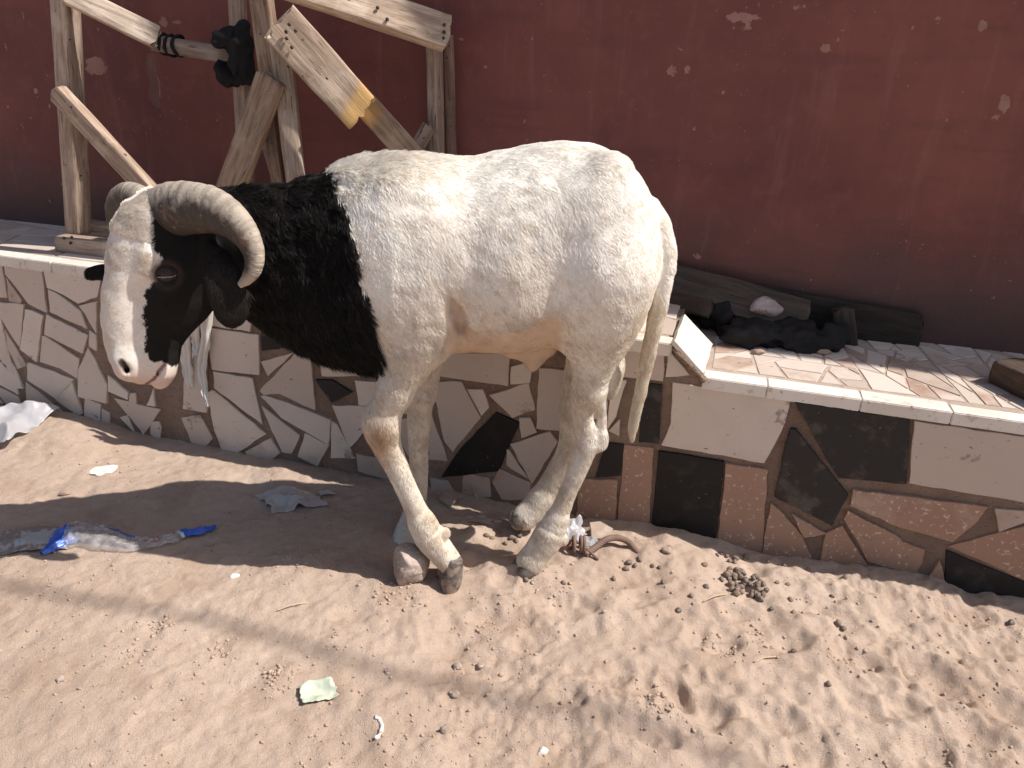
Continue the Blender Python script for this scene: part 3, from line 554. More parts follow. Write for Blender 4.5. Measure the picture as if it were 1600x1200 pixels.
# clear wrapper with blue ends
m = NT('clear_film'); T = m.t; out = T.nodes['Material Output']; gl = m.n('BsdfGlossy'); gl.inputs['Roughness'].default_value = .16; tr = m.n('BsdfTransparent'); tr.inputs[0].default_value = (.88, .86, .85, 1)
P = m.pos(); m.set(Base_Color=(.74, .70, .68), Roughness=.25); mx = m.n('MixShader'); lw = m.n('LayerWeight'); lw.inputs[0].default_value = .35
m.put(mx.inputs[0], m.ramp(m.noise(P, 45, 4, .7), .3, .75, .22, .52)); T.links.new(tr.outputs[0], mx.inputs[1]); T.links.new(m.b.outputs[0], mx.inputs[2])
mx2 = m.n('MixShader'); m.put(mx2.inputs[0], m.math('MULTIPLY', lw.outputs[1], .55)); T.links.new(mx.outputs[0], mx2.inputs[1]); T.links.new(gl.outputs[0], mx2.inputs[2]); T.links.new(mx2.outputs[0], out.inputs[0]); M_film = m.m
m = NT('blue_print'); su = m.attr('sv'); c = m.mix(m.ramp(m.attr('edge'), .80, .84), (.05, .14, .60), (.72, .76, .82)); m.set(Base_Color=c, Roughness=.3); M_bprint = m.m
m = NT('red_print'); m.set(Base_Color=(.45, .05, .045), Roughness=.4); M_rprint = m.m
wr = empty('plastic_wrapper', S_(200, 858), 'clear plastic wrapper with bright blue printed ends lying on the sand in the shadow', 'plastic wrapper')
cl = [(66, 869), (88, 856), (106, 843), (112, 840), (135, 841), (165, 848), (198, 855), (225, 853), (250, 849), (274, 843), (292, 836), (315, 833), (332, 829), (338, 827)]
hw = [.005, .020, .036, .040, .044, .038, .024, .018, .017, .016, .015, .012, .006, .005]; n = 150
c3 = spline([S_(x, y) for x, y in cl], n); wv = np.interp(np.linspace(0, 13, n), range(14), hw); D2 = np.gradient(c3, axis=0); D2[:, 2] = 0; D2 /= np.linalg.norm(D2, axis=1)[:, None]; SD = np.stack([-D2[:, 1], D2[:, 0], 0 * D2[:, 0]], -1)
def film(i0, i1, name, mat, lift, edges=False, swap=None):
    m_ = 33; Vv = []; ed = []
    for i in range(i0, i1):
        for j in range(m_):
            s = j / 16 - 1; p = c3[i] + SD[i] * wv[i] * s * (1 + .12 * float(noise2(i * .12, s * 2, 71)))
            z = float(hgt(p[0], p[1])); puff = wv[i] * .62 * (1 - s * s) ** .6; cr = .0055 * float(1 - 2 * abs(noise2(i * .11, s * 3.5, 72))) + .0022 * float(noise2(i * .4, s * 9, 73))
            Vv.append((p[0], p[1], z + .004 + max(0, puff + cr * (1 - s * s * .6)) + lift)); ed.append(max(abs(s) * 0, 1 - min(abs(i - e) for e in edges) / 16.0) if edges else 0)
    k = i1 - i0; Q = [(a * m_ + j, a * m_ + j + 1, (a + 1) * m_ + j + 1, (a + 1) * m_ + j) for a in range(k - 1) for j in range(m_ - 1)]
    me = mesh(name, Vv, Q); fattr(me, 'edge', ed); return link(name, me, mat, wr)
film(33, 107, 'clear_body', M_film, 0)
film(0, 34, 'blue_end', M_bprint, 0, edges=[33]); film(106, n, 'blue_end', M_bprint, 0, edges=[106])
# a blue printed panel on the far shoulder of the clear body, and a red mark on its right part
def patch(name, i0, i1, s0, s1, mat, lift, slant=0.0, edges=False):
    Vv = []; ed = []
    for a in range(i0, i1):
        for j in range(13):
            t = j / 12; s = s0 + (s1 - s0) * t; i = min(n - 1, max(0, int(a + slant * (t - .5)))); p = c3[i] + SD[i] * wv[i] * s * (1 + .12 * float(noise2(i * .12, s * 2, 71))); z = float(hgt(p[0], p[1]))
            puff = wv[i] * .62 * max(0, 1 - s * s) ** .6; cr = .0055 * float(1 - 2 * abs(noise2(i * .11, s * 3.5, 72))) + .0022 * float(noise2(i * .4, s * 9, 73)); Vv.append((p[0], p[1], z + .004 + max(0, puff + cr * (1 - s * s * .6)) + lift)); ed.append(1 - min(a - i0, i1 - 1 - a) / 12.0 if edges else 0)
    k = i1 - i0; me = mesh(name, Vv, [(a * 13 + j, a * 13 + j + 1, (a + 1) * 13 + j + 1, (a + 1) * 13 + j) for a in range(k - 1) for j in range(12)]); fattr(me, 'edge', ed); return link(name, me, mat, wr)
patch('blue_panel', 52, 78, .58, .97, M_bprint, .0012, 6, True)
for k in range(4): patch('red_lettering', 82 + k * 3, 84 + k * 3, -.42, .02, M_rprint, .0012, 3 if k % 2 else -2)
# grey printed card
m = NT('card_print'); su, sv = m.attr('su'), m.attr('sv'); P = m.pos()
inner = m.math('MULTIPLY', m.ramp(m.math('ABSOLUTE', m.math('SUBTRACT', su, .12)), .50, .54, 1, 0), m.ramp(m.math('ABSOLUTE', sv), .62, .66, 1, 0))
c = m.mix(m.ramp(m.noise(P, 60, 4, .7), .42, .5), (.42, .39, .38), (.25, .20, .18)); c = m.mix(inner, c, m.mix(m.ramp(m.noise(P, 260, 2), .56, .6), (.40, .44, .46), (.28, .32, .35))); m.set(Base_Color=c, Roughness=.45); M_card = m.m
p = S_(52, 843); tag(centred(sheet('printed_card', p, (.075, .012, 0), (-.020, .046, 0), (0, 0, 1), M_card, .010, 81, 44, 34, .10, 12, on_sand=True)), 'crumpled grey printed packaging next to the blue wrapper', 'packaging')
m = NT('grey_film'); P = m.pos(); c = m.mix(m.noise(P, 25, 4), (.50, .46, .43), (.66, .61, .57)); m.set(Base_Color=c, Roughness=.3); m.b.inputs['Transmission Weight'].default_value = .25; M_gfilm = m.m
p = S_(455, 785); tag(centred(sheet('plastic_film', p, (.056, .022, 0), (-.026, .036, 0), (0, 0, 1), M_gfilm, .030, 83, 60, 50, .22, 13, on_sand=True)), 'crumpled grey plastic film in the shadow left of the front leg', 'plastic film')
p = S_(511, 773); tag(centred(sheet('plastic_film', p, (.016, .004, 0), (-.004, .010, 0), (0, 0, 1), M_gfilm, .010, 84, 24, 20, .2, 30, on_sand=True)), 'small pale film scrap just right of the crumpled grey film', 'plastic film')
m = NT('white_plastic'); P = m.pos(); c = m.mix(m.noise(P, 18, 4), (.54, .53, .56), (.74, .73, .75)); m.set(Base_Color=c, Roughness=.3); m.b.inputs['Transmission Weight'].default_value = .45; M_wp = m.m
p = S_(12, 668); tag(centred(sheet('plastic_bag', p + np.array([-.03, .0, .0]), (.115, -.03, 0), (.02, .085, 0), (0, 0, 1), M_wp, .055, 85, 70, 60, .2, 8, on_sand=True)), 'crumpled white plastic bag against the foot of the bench at the left edge', 'plastic bag')
m = NT('pale_paper'); P = m.pos(); c = m.mix(m.noise(P, 60, 4), (.44, .49, .38), (.54, .58, .47)); m.set(Base_Color=c, Roughness=.85); M_pp = m.m
p = S_(497, 1085); o = tag(centred(sheet('paper_scrap', p, (.029, .012, 0), (-.012, .019, 0), (0, 0, 1), M_pp, .011, 87, 50, 40, .16, 22, on_sand=True)), 'torn pale green paper scrap lying in the foreground sand', 'paper scrap')
m = NT('white_crumb'); P = m.pos(); m.set(Base_Color=m.mix(m.noise(P, 90, 4), (.60, .55, .50), (.78, .74, .69)), Roughness=.9); M_wc = m.m
def flat(name, px, py, r, lab, cat, mat, seed, h=.25, rot=.3): return tag(centred(blob(name, S_(px, py, r * h * .3), (r, r * .6, r * h), mat, seed, .3, 1.8, 4, rot, facet=.5)), lab, cat)
flat('plaster_flake', 162, 737, .036, 'flat white plaster flake on the sunlit sand near the left edge', 'plaster flake', M_wc, 41, .22)
flat('paper_shred', 366, 902, .011, 'tiny white paper shred at the edge of the shadow left of the stone', 'paper shred', M_wc, 43, .5)
flat('plaster_flake', 848, 1176, .011, 'small white plaster flake at the bottom edge of the foreground', 'plaster flake', M_wc, 44, .7)
flat('dry_leaf', 101, 772, .014, 'brown curled dry leaf above the blue wrapper', 'leaf', M_crumb, 45, .5)
arc = [S_(583 + 14 * math.sin(t), 1138 - 17 * math.cos(t), .002) for t in np.linspace(.2, 2.9, 18)]
v, f = tube(arc, .0035, 8, .5, 4); tag(centred(link('eggshell_rim', mesh('eggshell_rim', v, f), M_wc)), 'thin curved whitish shell fragment right of the pale green paper', 'shell fragment')
m = NT('grey_stone'); P = m.pos(); c = m.mix(m.ramp(m.noise(P, 22, 5), .35, .65), (.30, .23, .185), (.44, .36, .31)); m.set(Base_Color=m.mix(m.ramp(m.noise(P, 160, 3), .58, .66), c, (.52, .44, .38)), Roughness=.9); m.bump(m.noise(P, 70, 6, .7), .6, .005); M_stone = m.m
p = S_(637, 912); tag(centred(blob('stone', p + np.array([0, .022, .032]), (.045, .040, .050), M_stone, 52, .20, 1.5, 5, .5, facet=.62)), 'fist-sized angular grey stone just left of the raised front hoof', 'stone')
# rubble: broken tile pieces and lumps at the foot of the bench
m = NT('dusty_tile'); P = m.pos(); c = m.mix(m.ramp(m.noise(P, 30, 5), .4, .65), (.34, .255, .20), (.44, .36, .31)); m.set(Base_Color=c, Roughness=.8); m.bump(m.noise(P, 80, 5), .3, .003); M_dt = m.m
for (px, py, r, tilt, rot, lab) in [(706, 756, .034, .6, .4, 'flat dusty tile shard leaning at the bench foot behind the front legs'), (602, 735, .032, .9, -.5, 'dusty tile shard leaning against the bench left of the front knee'), (745, 770, .030, 1.0, .9, 'square dusty tile shard under the belly'), (808, 768, .036, .8, -.2, 'broad dusty tile shard in front of the hind legs'), (545, 712, .018, .9, .2, 'small tile shard at the bench foot near the grey film'), (935, 835, .030, .3, .2, 'tile shard half buried behind the tether rope'), (700, 785, .026, .4, 1.2, 'dark dusty shard beside the far front hoof')]:
    p = S_(px, py); rr = np.random.default_rng(int(px)); ang = np.sort(rr.uniform(0, 2 * math.pi, 5)); e1 = np.array([math.cos(rot), math.sin(rot), 0]); e2 = np.array([-math.sin(rot) * math.cos(tilt), math.cos(rot) * math.cos(tilt), math.sin(tilt)])
    poly = [p + np.array([0, 0, r * math.sin(tilt) * .7]) + r * rr.uniform(.8, 1.15) * (math.cos(a) * e1 + math.sin(a) * e2) for a in np.linspace(0, 2 * math.pi, 6)[:-1] + rr.uniform(-.35, .35, 5)]
    v, f = prism(poly, np.cross(e1, e2), .008, .002); tag(centred(link('tile_shard', mesh('tile_shard', v, f), M_dt, smooth=False)), lab, 'tile shard')
p = S_(745, 812); tag(centred(blob('clod', p + np.array([0, 0, .0]), (.05, .014, .012), M_dt, 66, .35, 2.0, 4, -.15)), 'long pale chip of mortar on the small sand ridge under the belly', 'mortar chip')
# tether rope with its knot
m = NT('rope'); P = m.pos(); c = m.mix(m.noise(P, 50, 4), (.14, .085, .065), (.26, .17, .13)); m.set(Base_Color=c, Roughness=.9); M_rope = m.m
m = NT('frayed'); m.set(Base_Color=m.mix(m.noise(m.pos(), 60, 3), (.38, .18, .13), (.50, .28, .20)), Roughness=.95); M_fray = m.m
rp = empty('tether_rope', S_(930, 860), 'thick brown tether rope with a knot beside the hind hoof', 'rope')
def rope(name, pts, r, n=70, turns=9, mat=M_rope):
    c = spline(pts, n); T = np.gradient(c, axis=0); T /= np.linalg.norm(T, axis=1)[:, None]; parts = []
    for s in range(3):
        q = []
        for i in range(n):
            u = np.cross(T[i], [0, 0, 1.0]); u /= max(np.linalg.norm(u), 1e-6); w = np.cross(T[i], u); a = 2 * math.pi * (i / n * turns + s / 3); q.append(c[i] + r * .5 * (math.cos(a) * u + math.sin(a) * w))
        parts.append(tube(q, r * .58, 8, .05, s))
    V, Fs, own = gather(parts); return link(name, mesh(name, V, Fs), mat, rp)
rope('rope_line', [S_(915, 869, .004), S_(930, 863, .014), S_(945, 856, .022), S_(962, 853, .022), S_(980, 854, .014), S_(992, 858, .0), S_(1003, 862, -.012)], .0072, 90, 10)
rope('loose_end', [S_(905, 858, .018), S_(918, 866, .012), S_(934, 876, .003)], .0035, 40, 5)
for k in range(3): c0 = S_(896 + k * 4, 860, .016); rope('knot_turn', [c0 + np.array([.012 * math.sin(k), .017 * math.cos(a), .017 * math.sin(a)]) for a in np.linspace(0, 2 * math.pi, 9)], .0042, 50, 8)
fz = []
for k in range(46):
    c0 = S_(892, 858, .014); d = np.array([rnd.uniform(-1, -.2), rnd.uniform(-.6, .6), rnd.uniform(-.3, .7)]); fz.append(tube([c0, c0 + d * .010, c0 + d * .021 + np.array([0, 0, -.004])], [.0013, .0011, .0006], 5))
V, Fs, own = gather(fz); link('frayed_end', mesh('frayed_end', V, Fs), M_fray, rp)
o = sheet('plastic_scrap', S_(893, 838, .01), (.028, .01, 0), (-.008, .02, .012), (0, 0, 1), M_wp, .024, 93, 40, 30, .25, 20); tag(centred(o), 'crumpled white plastic scrap behind the hind hoof and rope', 'plastic scrap')
o = sheet('plastic_scrap', S_(916, 850, .008), (.024, -.006, -.004), (.004, .010, .006), (0, 0, 1), M_wp, .010, 95, 30, 24, .25, 28); tag(centred(o), 'thin white plastic strip beneath the rope arch', 'plastic scrap')
# straws
m = NT('straw'); m.set(Base_Color=(.50, .40, .27), Roughness=.8); M_straw = m.m
for i, (a, b, lab) in enumerate([((433, 956), (480, 944), 'pale straw on the sand below the leg shadow'), ((1178, 1036), (1212, 1028), 'short straw in the trampled sand at right centre'), ((1098, 942), (1135, 930), 'thin straw lying left of the dropping pile')]):
    v, f = tube(spline([S_(*a, .003), S_((a[0] + b[0]) / 2, (a[1] + b[1]) / 2 - 1, .006), S_(*b, .003)], 14), .0013, 6); tag(centred(link('straw', mesh('straw', v, f), M_straw)), lab, 'straw')
# ---- droppings: pellets, copies of five shapes
m = NT('dropping'); oi = m.n('ObjectInfo'); P = m.coord('Object'); c = m.mix(m.ramp(m.noise(P, 260, 3), .35, .7), (.10, .08, .068), (.25, .20, .165)); m.set(Base_Color=m.mix(m.math('MULTIPLY', oi.outputs['Random'], .75), c, (.27, .19, .14)), Roughness=.75); m.bump(m.noise(P, 300, 3), .4, .001); M_drop = m.m
protos = []
for k in range(5):
    v, f = blob('', (0, 0, 0), (.0072, .0058, .0056), None, 300 + k, .16, 1.3, 3, mesh_only=True); me = mesh('dropping', v, f); me.materials.append(M_drop); me.polygons.foreach_set('use_smooth', [True] * len(f)); protos.append(me)
n_d = 0
def drop(px, py, dz=0.0, s=1.0):
    global n_d
    p = S_(px, py); o = bpy.data.objects.new('dropping', protos[n_d % 5]); COL.objects.link(o); n_d += 1
    o.location = (p[0], p[1], p[2] + .0035 * s + dz); o.rotation_euler = (rnd.uniform(0, 6), rnd.uniform(-.4, .4), rnd.uniform(0, 6)); o.scale = (s, s, s)
    return o
pile = []
for k in range(46):
    a = rnd.uniform(0, 6.28); r = math.sqrt(rnd.random()); px, py = 1162 + 36 * r * math.cos(a) + 8 * r * math.sin(a), 914 + 24 * r * math.sin(a) + 9 * r * math.cos(a)
    tag(drop(px, py, .009 * (1 - r) * rnd.choice((0, .4, 1)), rnd.uniform(.85, 1.15)), 'dark round pellet in the dropping pile near the bench foot', 'dropping', 'pellets heaped in the dropping pile')
sc = [(1128, 866), (1136, 870), (1150, 874), (1163, 874), (1120, 868), (1166, 871), (1140, 878), (1147, 879), (1200, 878), (1226, 884), (1262, 891), (1214, 911), (1231, 914), (1100, 884), (1234, 938), (1300, 933), (1104, 918), (1205, 952), (1240, 958), (1320, 903), (982, 880), (992, 884), (978, 890), (998, 872), (1000, 876), (1038, 912), (1044, 858), (760, 838), (768, 842), (790, 850), (800, 842), (812, 838), (778, 832), (807, 846), (822, 907), (880, 912), (1020, 885), (1030, 888), (890, 858), (960, 905), (1080, 932), (1295, 1070), (1240, 1018), (1580, 975), (1310, 975), (1318, 983), (1060, 955)]
for (px, py) in sc: tag(drop(px + rnd.uniform(-1, 1), py, -.001, rnd.uniform(.7, 1.15)), 'single dark pellet scattered on the sand away from the pile', 'dropping', 'pellets scattered over the sand')
# pebbles seen one by one
for i, (px, py, r, lab) in enumerate([(697, 1143, .0105, 'round sandy pebble in the middle of the foreground'), (715, 1043, .009, 'flat pale pebble in the sand right of the paper scrap'), (750, 1042, .0075, 'small pebble just right of the flat pale one'), (605, 1050, .007, 'dark pebble above and right of the paper scrap'), (710, 1085, .010, 'rounded pebble half sunk in the crumbly sand'), (1042, 862, .012, 'brown clod sitting in a hoof dip right of the rope'), (95, 1062, .007, 'small grey pebble in the smooth sand at left')]):
    tag(centred(blob('pebble', S_(px, py, r * .25), (r, r * .85, r * .75), M_stone if i != 5 else M_crumb, 400 + i, .2, 1.5, 4)), lab, 'pebble')
# ---- loose crumbs of sand: uncountable
V, Fs = [], []; ico = blob('', (0, 0, 0), (1, 1, 1), None, 5, .45, 1.4, 1, mesh_only=True); iv, iff = np.array(ico[0]), np.array(ico[1]); N = 9000
px = rng.uniform(-40, 1640, N); py = rng.uniform(690, 1215, N); keep = []
r0 = RT[None] * ((px - 800) / F)[:, None] + FW[None] - UP[None] * ((py - 600) / F)[:, None]; p = CAM + r0 * (-H / r0[:, 2])[:, None]
dn = noise2(p[:, 0] * 7, p[:, 1] * 7, 201) + .5 * noise2(p[:, 0] * 18, p[:, 1] * 18, 202) + .25 * (p[:, 0] + .3); k = (dn > rng.uniform(-.6, 1.0, N)) & ((p @ NB) > FN + .02); p = p[k]; M_ = len(p)
rr = .0007 + .0032 * rng.random(M_) ** 5; z = hgt(p[:, 0], p[:, 1]); allv = []
for i in range(M_):
    a = rng.uniform(0, 6.28); c, s = math.cos(a), math.sin(a); q = iv[:, [0, 1, 2]] * rr[i] * rng.uniform(.7, 1.2, 3); allv.append(np.stack([c * q[:, 0] - s * q[:, 1] + p[i, 0], s * q[:, 0] + c * q[:, 1] + p[i, 1], q[:, 2] + z[i] + rr[i] * .35], -1))
for (sx, sy, n_, sp_) in [(432, 1065, 90, .028), (1025, 1112, 80, .030), (1128, 1012, 60, .03), (1330, 1035, 40, .04), (250, 985, 50, .03), (200, 1030, 40, .03), (470, 880, 70, .05), (620, 935, 60, .05), (760, 965, 60, .06), (860, 915, 60, .05), (1180, 995, 50, .04), (350, 1020, 50, .03)]:
    c0 = PZ(sx, sy); q2 = c0[:2] + rng.normal(size=(n_, 2)) * sp_ * .6; z2 = hgt(q2[:, 0], q2[:, 1])
    for i in range(n_): r_ = .0010 + .0036 * rng.random() ** 2.4; q = iv * r_ * np.array([rng.uniform(.7, 1.5), rng.uniform(.6, 1.2), rng.uniform(.45, .9)]); a = rng.uniform(0, 6.28); c, s = math.cos(a), math.sin(a); allv.append(np.stack([c * q[:, 0] - s * q[:, 1] + q2[i, 0], s * q[:, 0] + c * q[:, 1] + q2[i, 1], q[:, 2] + z2[i] + r_ * .3], -1)); M_ += 1
Vv = np.concatenate(allv); Ff = np.concatenate([iff + i * len(iv) for i in range(M_)]); o = link('sand_crumbs', fastmesh('sand_crumbs', Vv, Ff), M_crumb, smooth=True)
m = NT('sand_crumb'); P = m.pos(); m.set(Base_Color=m.mix(m.ramp(m.noise(P, 90, 2), .4, .62), (.47, .35, .27), (.38, .27, .20)), Roughness=.95); o.data.materials.clear(); o.data.materials.append(m.m)
tag(o, 'loose crumbs of sand and grit strewn over the ground', 'grit', kind='stuff')

# an unseen cable, added overhead to cast a soft shadow band over the sand
ts = TO_SUN / TO_SUN[2]; cb_pts = []
for k, (px, py) in enumerate([(-700, 820), (-200, 885), (110, 938), (300, 967), (430, 998), (560, 1040), (700, 1066), (900, 1112), (1150, 1190), (1500, 1330)]):
    cb_pts.append(PZ(px, py) + ts * (4.4 + .04 * abs(k - 4)))
v, f = tube(spline(cb_pts, 90), .0085, 10); m = NT('cable'); m.set(Base_Color=(.02, .02, .02), Roughness=.6)
tag(centred(link('added_shadow_cable', mesh('added_shadow_cable', v, f), m.m)), 'unseen dark cable added high overhead to cast a soft shadow band on foreground sand', 'cable')
# ---------------------------------------------------------------- the ram: one continuous body from a blended distance field
YM = 1.465                                                            # its midline
GS = 0.0034; LO = np.array([-0.86, 1.13, -0.03]); HI = np.array([0.42, 1.72, 1.0])
gn = np.ceil((HI - LO) / GS).astype(int); gx = (LO[0] + GS * np.arange(gn[0])).astype(np.float32); gy = (LO[1] + GS * np.arange(gn[1])).astype(np.float32); gz = (LO[2] + GS * np.arange(gn[2])).astype(np.float32)
FD = np.full(gn, 0.5, np.float32)
def sub(lo, hi, pad):
    a = np.clip(np.floor((np.array(lo) - pad - LO) / GS).astype(int), 0, gn - 1); b = np.clip(np.ceil((np.array(hi) + pad - LO) / GS).astype(int) + 1, 1, gn)
    s = tuple(slice(i, j) for i, j in zip(a, b)); return s, gx[s[0]][:, None, None], gy[s[1]][None, :, None], gz[s[2]][None, None, :]
def blend(s, d, k, cut=False):
    o = FD[s]
    if cut: d = -d; h = np.maximum(k - np.abs(o - d), 0) / k; FD[s] = np.maximum(o, d) + h * h * k * .25
    else: h = np.maximum(k - np.abs(o - d), 0) / k; FD[s] = np.minimum(o, d) - h * h * k * .25
def ell(c, r, R=None, k=.03, cut=False):
    c = np.array(c); r = np.array(r); m_ = max(r); s, X, Y, Z = sub(c - m_, c + m_, k + .02); X = X - c[0]; Y = Y - c[1]; Z = Z - c[2]
    if R is not None: X, Y, Z = [R[0][i] * X + R[1][i] * Y + R[2][i] * Z for i in range(3)]      # R columns = axes
    k0 = np.sqrt((X / r[0]) ** 2 + (Y / r[1]) ** 2 + (Z / r[2]) ** 2); k1 = np.sqrt((X / r[0] ** 2) ** 2 + (Y / r[1] ** 2) ** 2 + (Z / r[2] ** 2) ** 2)
    blend(s, k0 * (k0 - 1) / np.maximum(k1, 1e-6), k, cut)
def chain(P, r, sy=1.0, k=.025, cut=False, n=None):
    """tapered limb through joints P with radii r; sy > 1 makes it wider across the body"""
    P = np.array(P, float); r = np.array(r, float)
    if n: t = np.linspace(0, len(P) - 1, n); r = np.interp(t, range(len(r)), r); P = spline(P, n)
    s, X, Y, Z = sub(P.min(0) - r.max() * max(1, sy), P.max(0) + r.max() * max(1, sy), k + .02); D = None
    for a, b, ra, rb in zip(P[:-1], P[1:], r[:-1], r[1:]):
        ab = b - a; L = max(ab @ ab, 1e-9); x = X - a[0]; y = Y - a[1]; z = Z - a[2]; t = np.clip((x * ab[0] + y * ab[1] + z * ab[2]) / L, 0, 1)
        d = np.sqrt((x - t * ab[0]) ** 2 + ((y - t * ab[1]) / sy) ** 2 + (z - t * ab[2]) ** 2) - (ra + (rb - ra) * t); D = d if D is None else np.minimum(D, d)
    blend(s, D, k, cut)
# --- trunk: top and bottom line of the flank along x, half width and midline
tp = np.array([PY(x, y, YM) for x, y in [(500, 300), (530, 268), (560, 250), (600, 243), (640, 241), (680, 244), (730, 247), (780, 237), (830, 225), (880, 220), (930, 225), (970, 245), (1000, 275), (1016, 306), (1025, 336), (1028, 366)]])
bt = np.array([PY(x, y, YM) for x, y in [(500, 420), (530, 490), (560, 532), (600, 545), (640, 545), (700, 540), (760, 540), (820, 542), (870, 530), (905, 520), (940, 528), (970, 535), (988, 508), (1004, 472), (1018, 436), (1028, 402)]])
X0, X1 = min(tp[0, 0], bt[0, 0]), max(tp[-1, 0], bt[-1, 0])
wx = np.array([PY(x, 400, YM)[0] for x in (500, 540, 580, 640, 700, 780, 850, 910, 960, 1000, 1017, 1028)]); wv_ = np.array([.05, .10, .125, .140, .150, .168, .170, .158, .142, .118, .085, .045])
s, X, Y, Z = sub((X0, YM - .2, .35), (X1, YM + .2, .95), .06); xs_ = X[:, 0, 0]
zt = np.interp(xs_, tp[:, 0], tp[:, 2]); zb = np.interp(xs_, bt[:, 0], bt[:, 2]); w_ = np.interp(xs_, wx, wv_); yc = YM - .015 * sstep(.0, -.35, xs_)
def smooth1(a, n=9): k = np.ones(n) / n; return np.convolve(np.pad(a, n // 2, mode='edge'), k, 'valid')
zt, zb, w_ = smooth1(zt), smooth1(zb), smooth1(w_)
zc = ((zt + zb) / 2)[:, None, None]; hz = ((zt - zb) / 2)[:, None, None]; wy = w_[:, None, None]; dz = (Z - zc) / hz; dy = (Y - yc[:, None, None]) / (wy * (1 - .10 * dz - .10 * dz * dz))
q = (np.abs(dy) ** 2.25 + np.abs(dz) ** 2.25) ** (1 / 2.25); out = np.maximum(X0 - X, X - X1); d = (q - 1) * np.minimum(hz, wy) * .9
blend(s, np.maximum(d, out * .9).astype(np.float32), .01)
# --- neck, towards the head
tn_ = np.array([PY(x, y, 1.43) for x, y in [(330, 300), (360, 292), (400, 291), (450, 290), (500, 288), (550, 285), (600, 300)]]); bn_ = np.array([PY(x, y, 1.42) for x, y in [(330, 440), (360, 468), (400, 498), (450, 534), (500, 560), (550, 571), (600, 568)]])
s, X, Y, Z = sub((tn_[0, 0], 1.3, .4), (tn_[-1, 0], 1.6, .9), .06); xs_ = X[:, 0, 0]; zt = smooth1(np.interp(xs_, tn_[:, 0], tn_[:, 2])); zb = smooth1(np.interp(xs_, bn_[:, 0], bn_[:, 2]))
t = (xs_ - tn_[0, 0]) / (tn_[-1, 0] - tn_[0, 0]); w_ = .070 + .055 * t; yc = 1.415 + .04 * t
hz = ((zt - zb) / 2)[:, None, None]; dz = (Z - ((zt + zb) / 2)[:, None, None]) / hz; wy = w_[:, None, None] * (1 + .08 * dz); dy = (Y - yc[:, None, None]) / wy
q = np.sqrt(dy ** 2 + dz ** 2); d = (q - 1) * np.minimum(hz, wy) * .9; blend(s, np.maximum(d, np.maximum(tn_[0, 0] - X, X - tn_[-1, 0]) * .9).astype(np.float32), .05)
# --- muscles
def M(px, py, Y): return PY(px, py, Y)
ell(M(640, 410, 1.375), (.085, .048, .155), k=.07); ell(M(640, 410, 1.555), (.085, .048, .155), k=.07)           # shoulders
ell(M(612, 500, 1.40), (.050, .045, .062), k=.04); ell(M(612, 500, 1.52), (.050, .045, .062), k=.04)               # breast
ell(M(942, 395, 1.378), (.080, .060, .175), k=.05); ell(M(942, 395, 1.55), (.080, .060, .175), k=.05)           # haunches
ell(M(690, 480, 1.37), (.05, .03, .05), k=.04)
chain([M(702, 462, 1.325), M(712, 490, 1.325), M(716, 512, 1.335)], [.008, .013, .008], 1.0, .03, True, n=8)
chain([M(862, 330, 1.255), M(872, 400, 1.25), M(874, 460, 1.27)], [.02, .03, .015], 1.0, .07, True, n=8)
# --- legs.  near fore
chain([M(648, 455, 1.385), M(654, 520, 1.355), M(640, 568, 1.345), M(618, 612, 1.34)], [.068, .051, .037, .031], 1.0, .05, n=12)
chain([M(616, 612, 1.34), M(602, 645, 1.338), M(597, 664, 1.336), M(602, 690, 1.334), M(620, 730, 1.33), M(645, 785, 1.325), M(660, 818, 1.32)], [.031, .031, .0335, .0300, .0225, .0215, .0240], .95, .02, n=20)
chain([M(660, 818, 1.32), M(671, 838, 1.32), M(688, 860, 1.318), M(701, 876, 1.316)], [.0255, .0315, .027, .025], 1.05, .015, n=8)
ell(M(695, 833, 1.322), (.010, .012, .011), k=.01)
ell(M(586, 658, 1.336), (.018, .024, .034), k=.022); ell(M(607, 668, 1.324), (.018, .016, .03), k=.02)
# far fore
chain([M(655, 470, 1.55), M(660, 560, 1.53), M(658, 610, 1.515)], [.06, .042, .031], 1.0, .05, n=8)
chain([M(658, 610, 1.515), M(655, 650, 1.51), M(654, 700, 1.505), M(654, 760, 1.50), M(648, 808, 1.495)], [.028, .0265, .021, .0195, .023], 1.0, .02, n=12)
chain([M(648, 808, 1.495), M(640, 828, 1.485), M(634, 846, 1.475)], [.027, .031, .031], 1.1, .015, n=6)
# near hind
chain([M(942, 430, 1.385), M(934, 500, 1.378), M(929, 560, 1.383), M(919, 612, 1.39)], [.082, .059, .043, .030], .95, .05, n=14)
chain([M(919, 612, 1.39), M(911, 650, 1.393), M(917, 690, 1.394), M(906, 724, 1.39), M(887, 770, 1.385), M(870, 812, 1.38)], [.030, .0190, .0250, .0205, .0178, .0215], 1.0, .02, n=18)
chain([M(944, 560, 1.395), M(941, 620, 1.398), M(940, 664, 1.398), M(934, 692, 1.396)], [.016, .0085, .0110, .0175], 1.0, .008, n=10); ell(M(940, 686, 1.396), (.013, .014, .020), k=.01)     # the hock tendon
chain([M(870, 812, 1.38), M(858, 836, 1.375), M(842, 860, 1.37), M(830, 876, 1.366)], [.0235, .033, .029, .031], 1.1, .012, n=8); ell(M(880, 842, 1.375), (.010, .012, .012), k=.008)
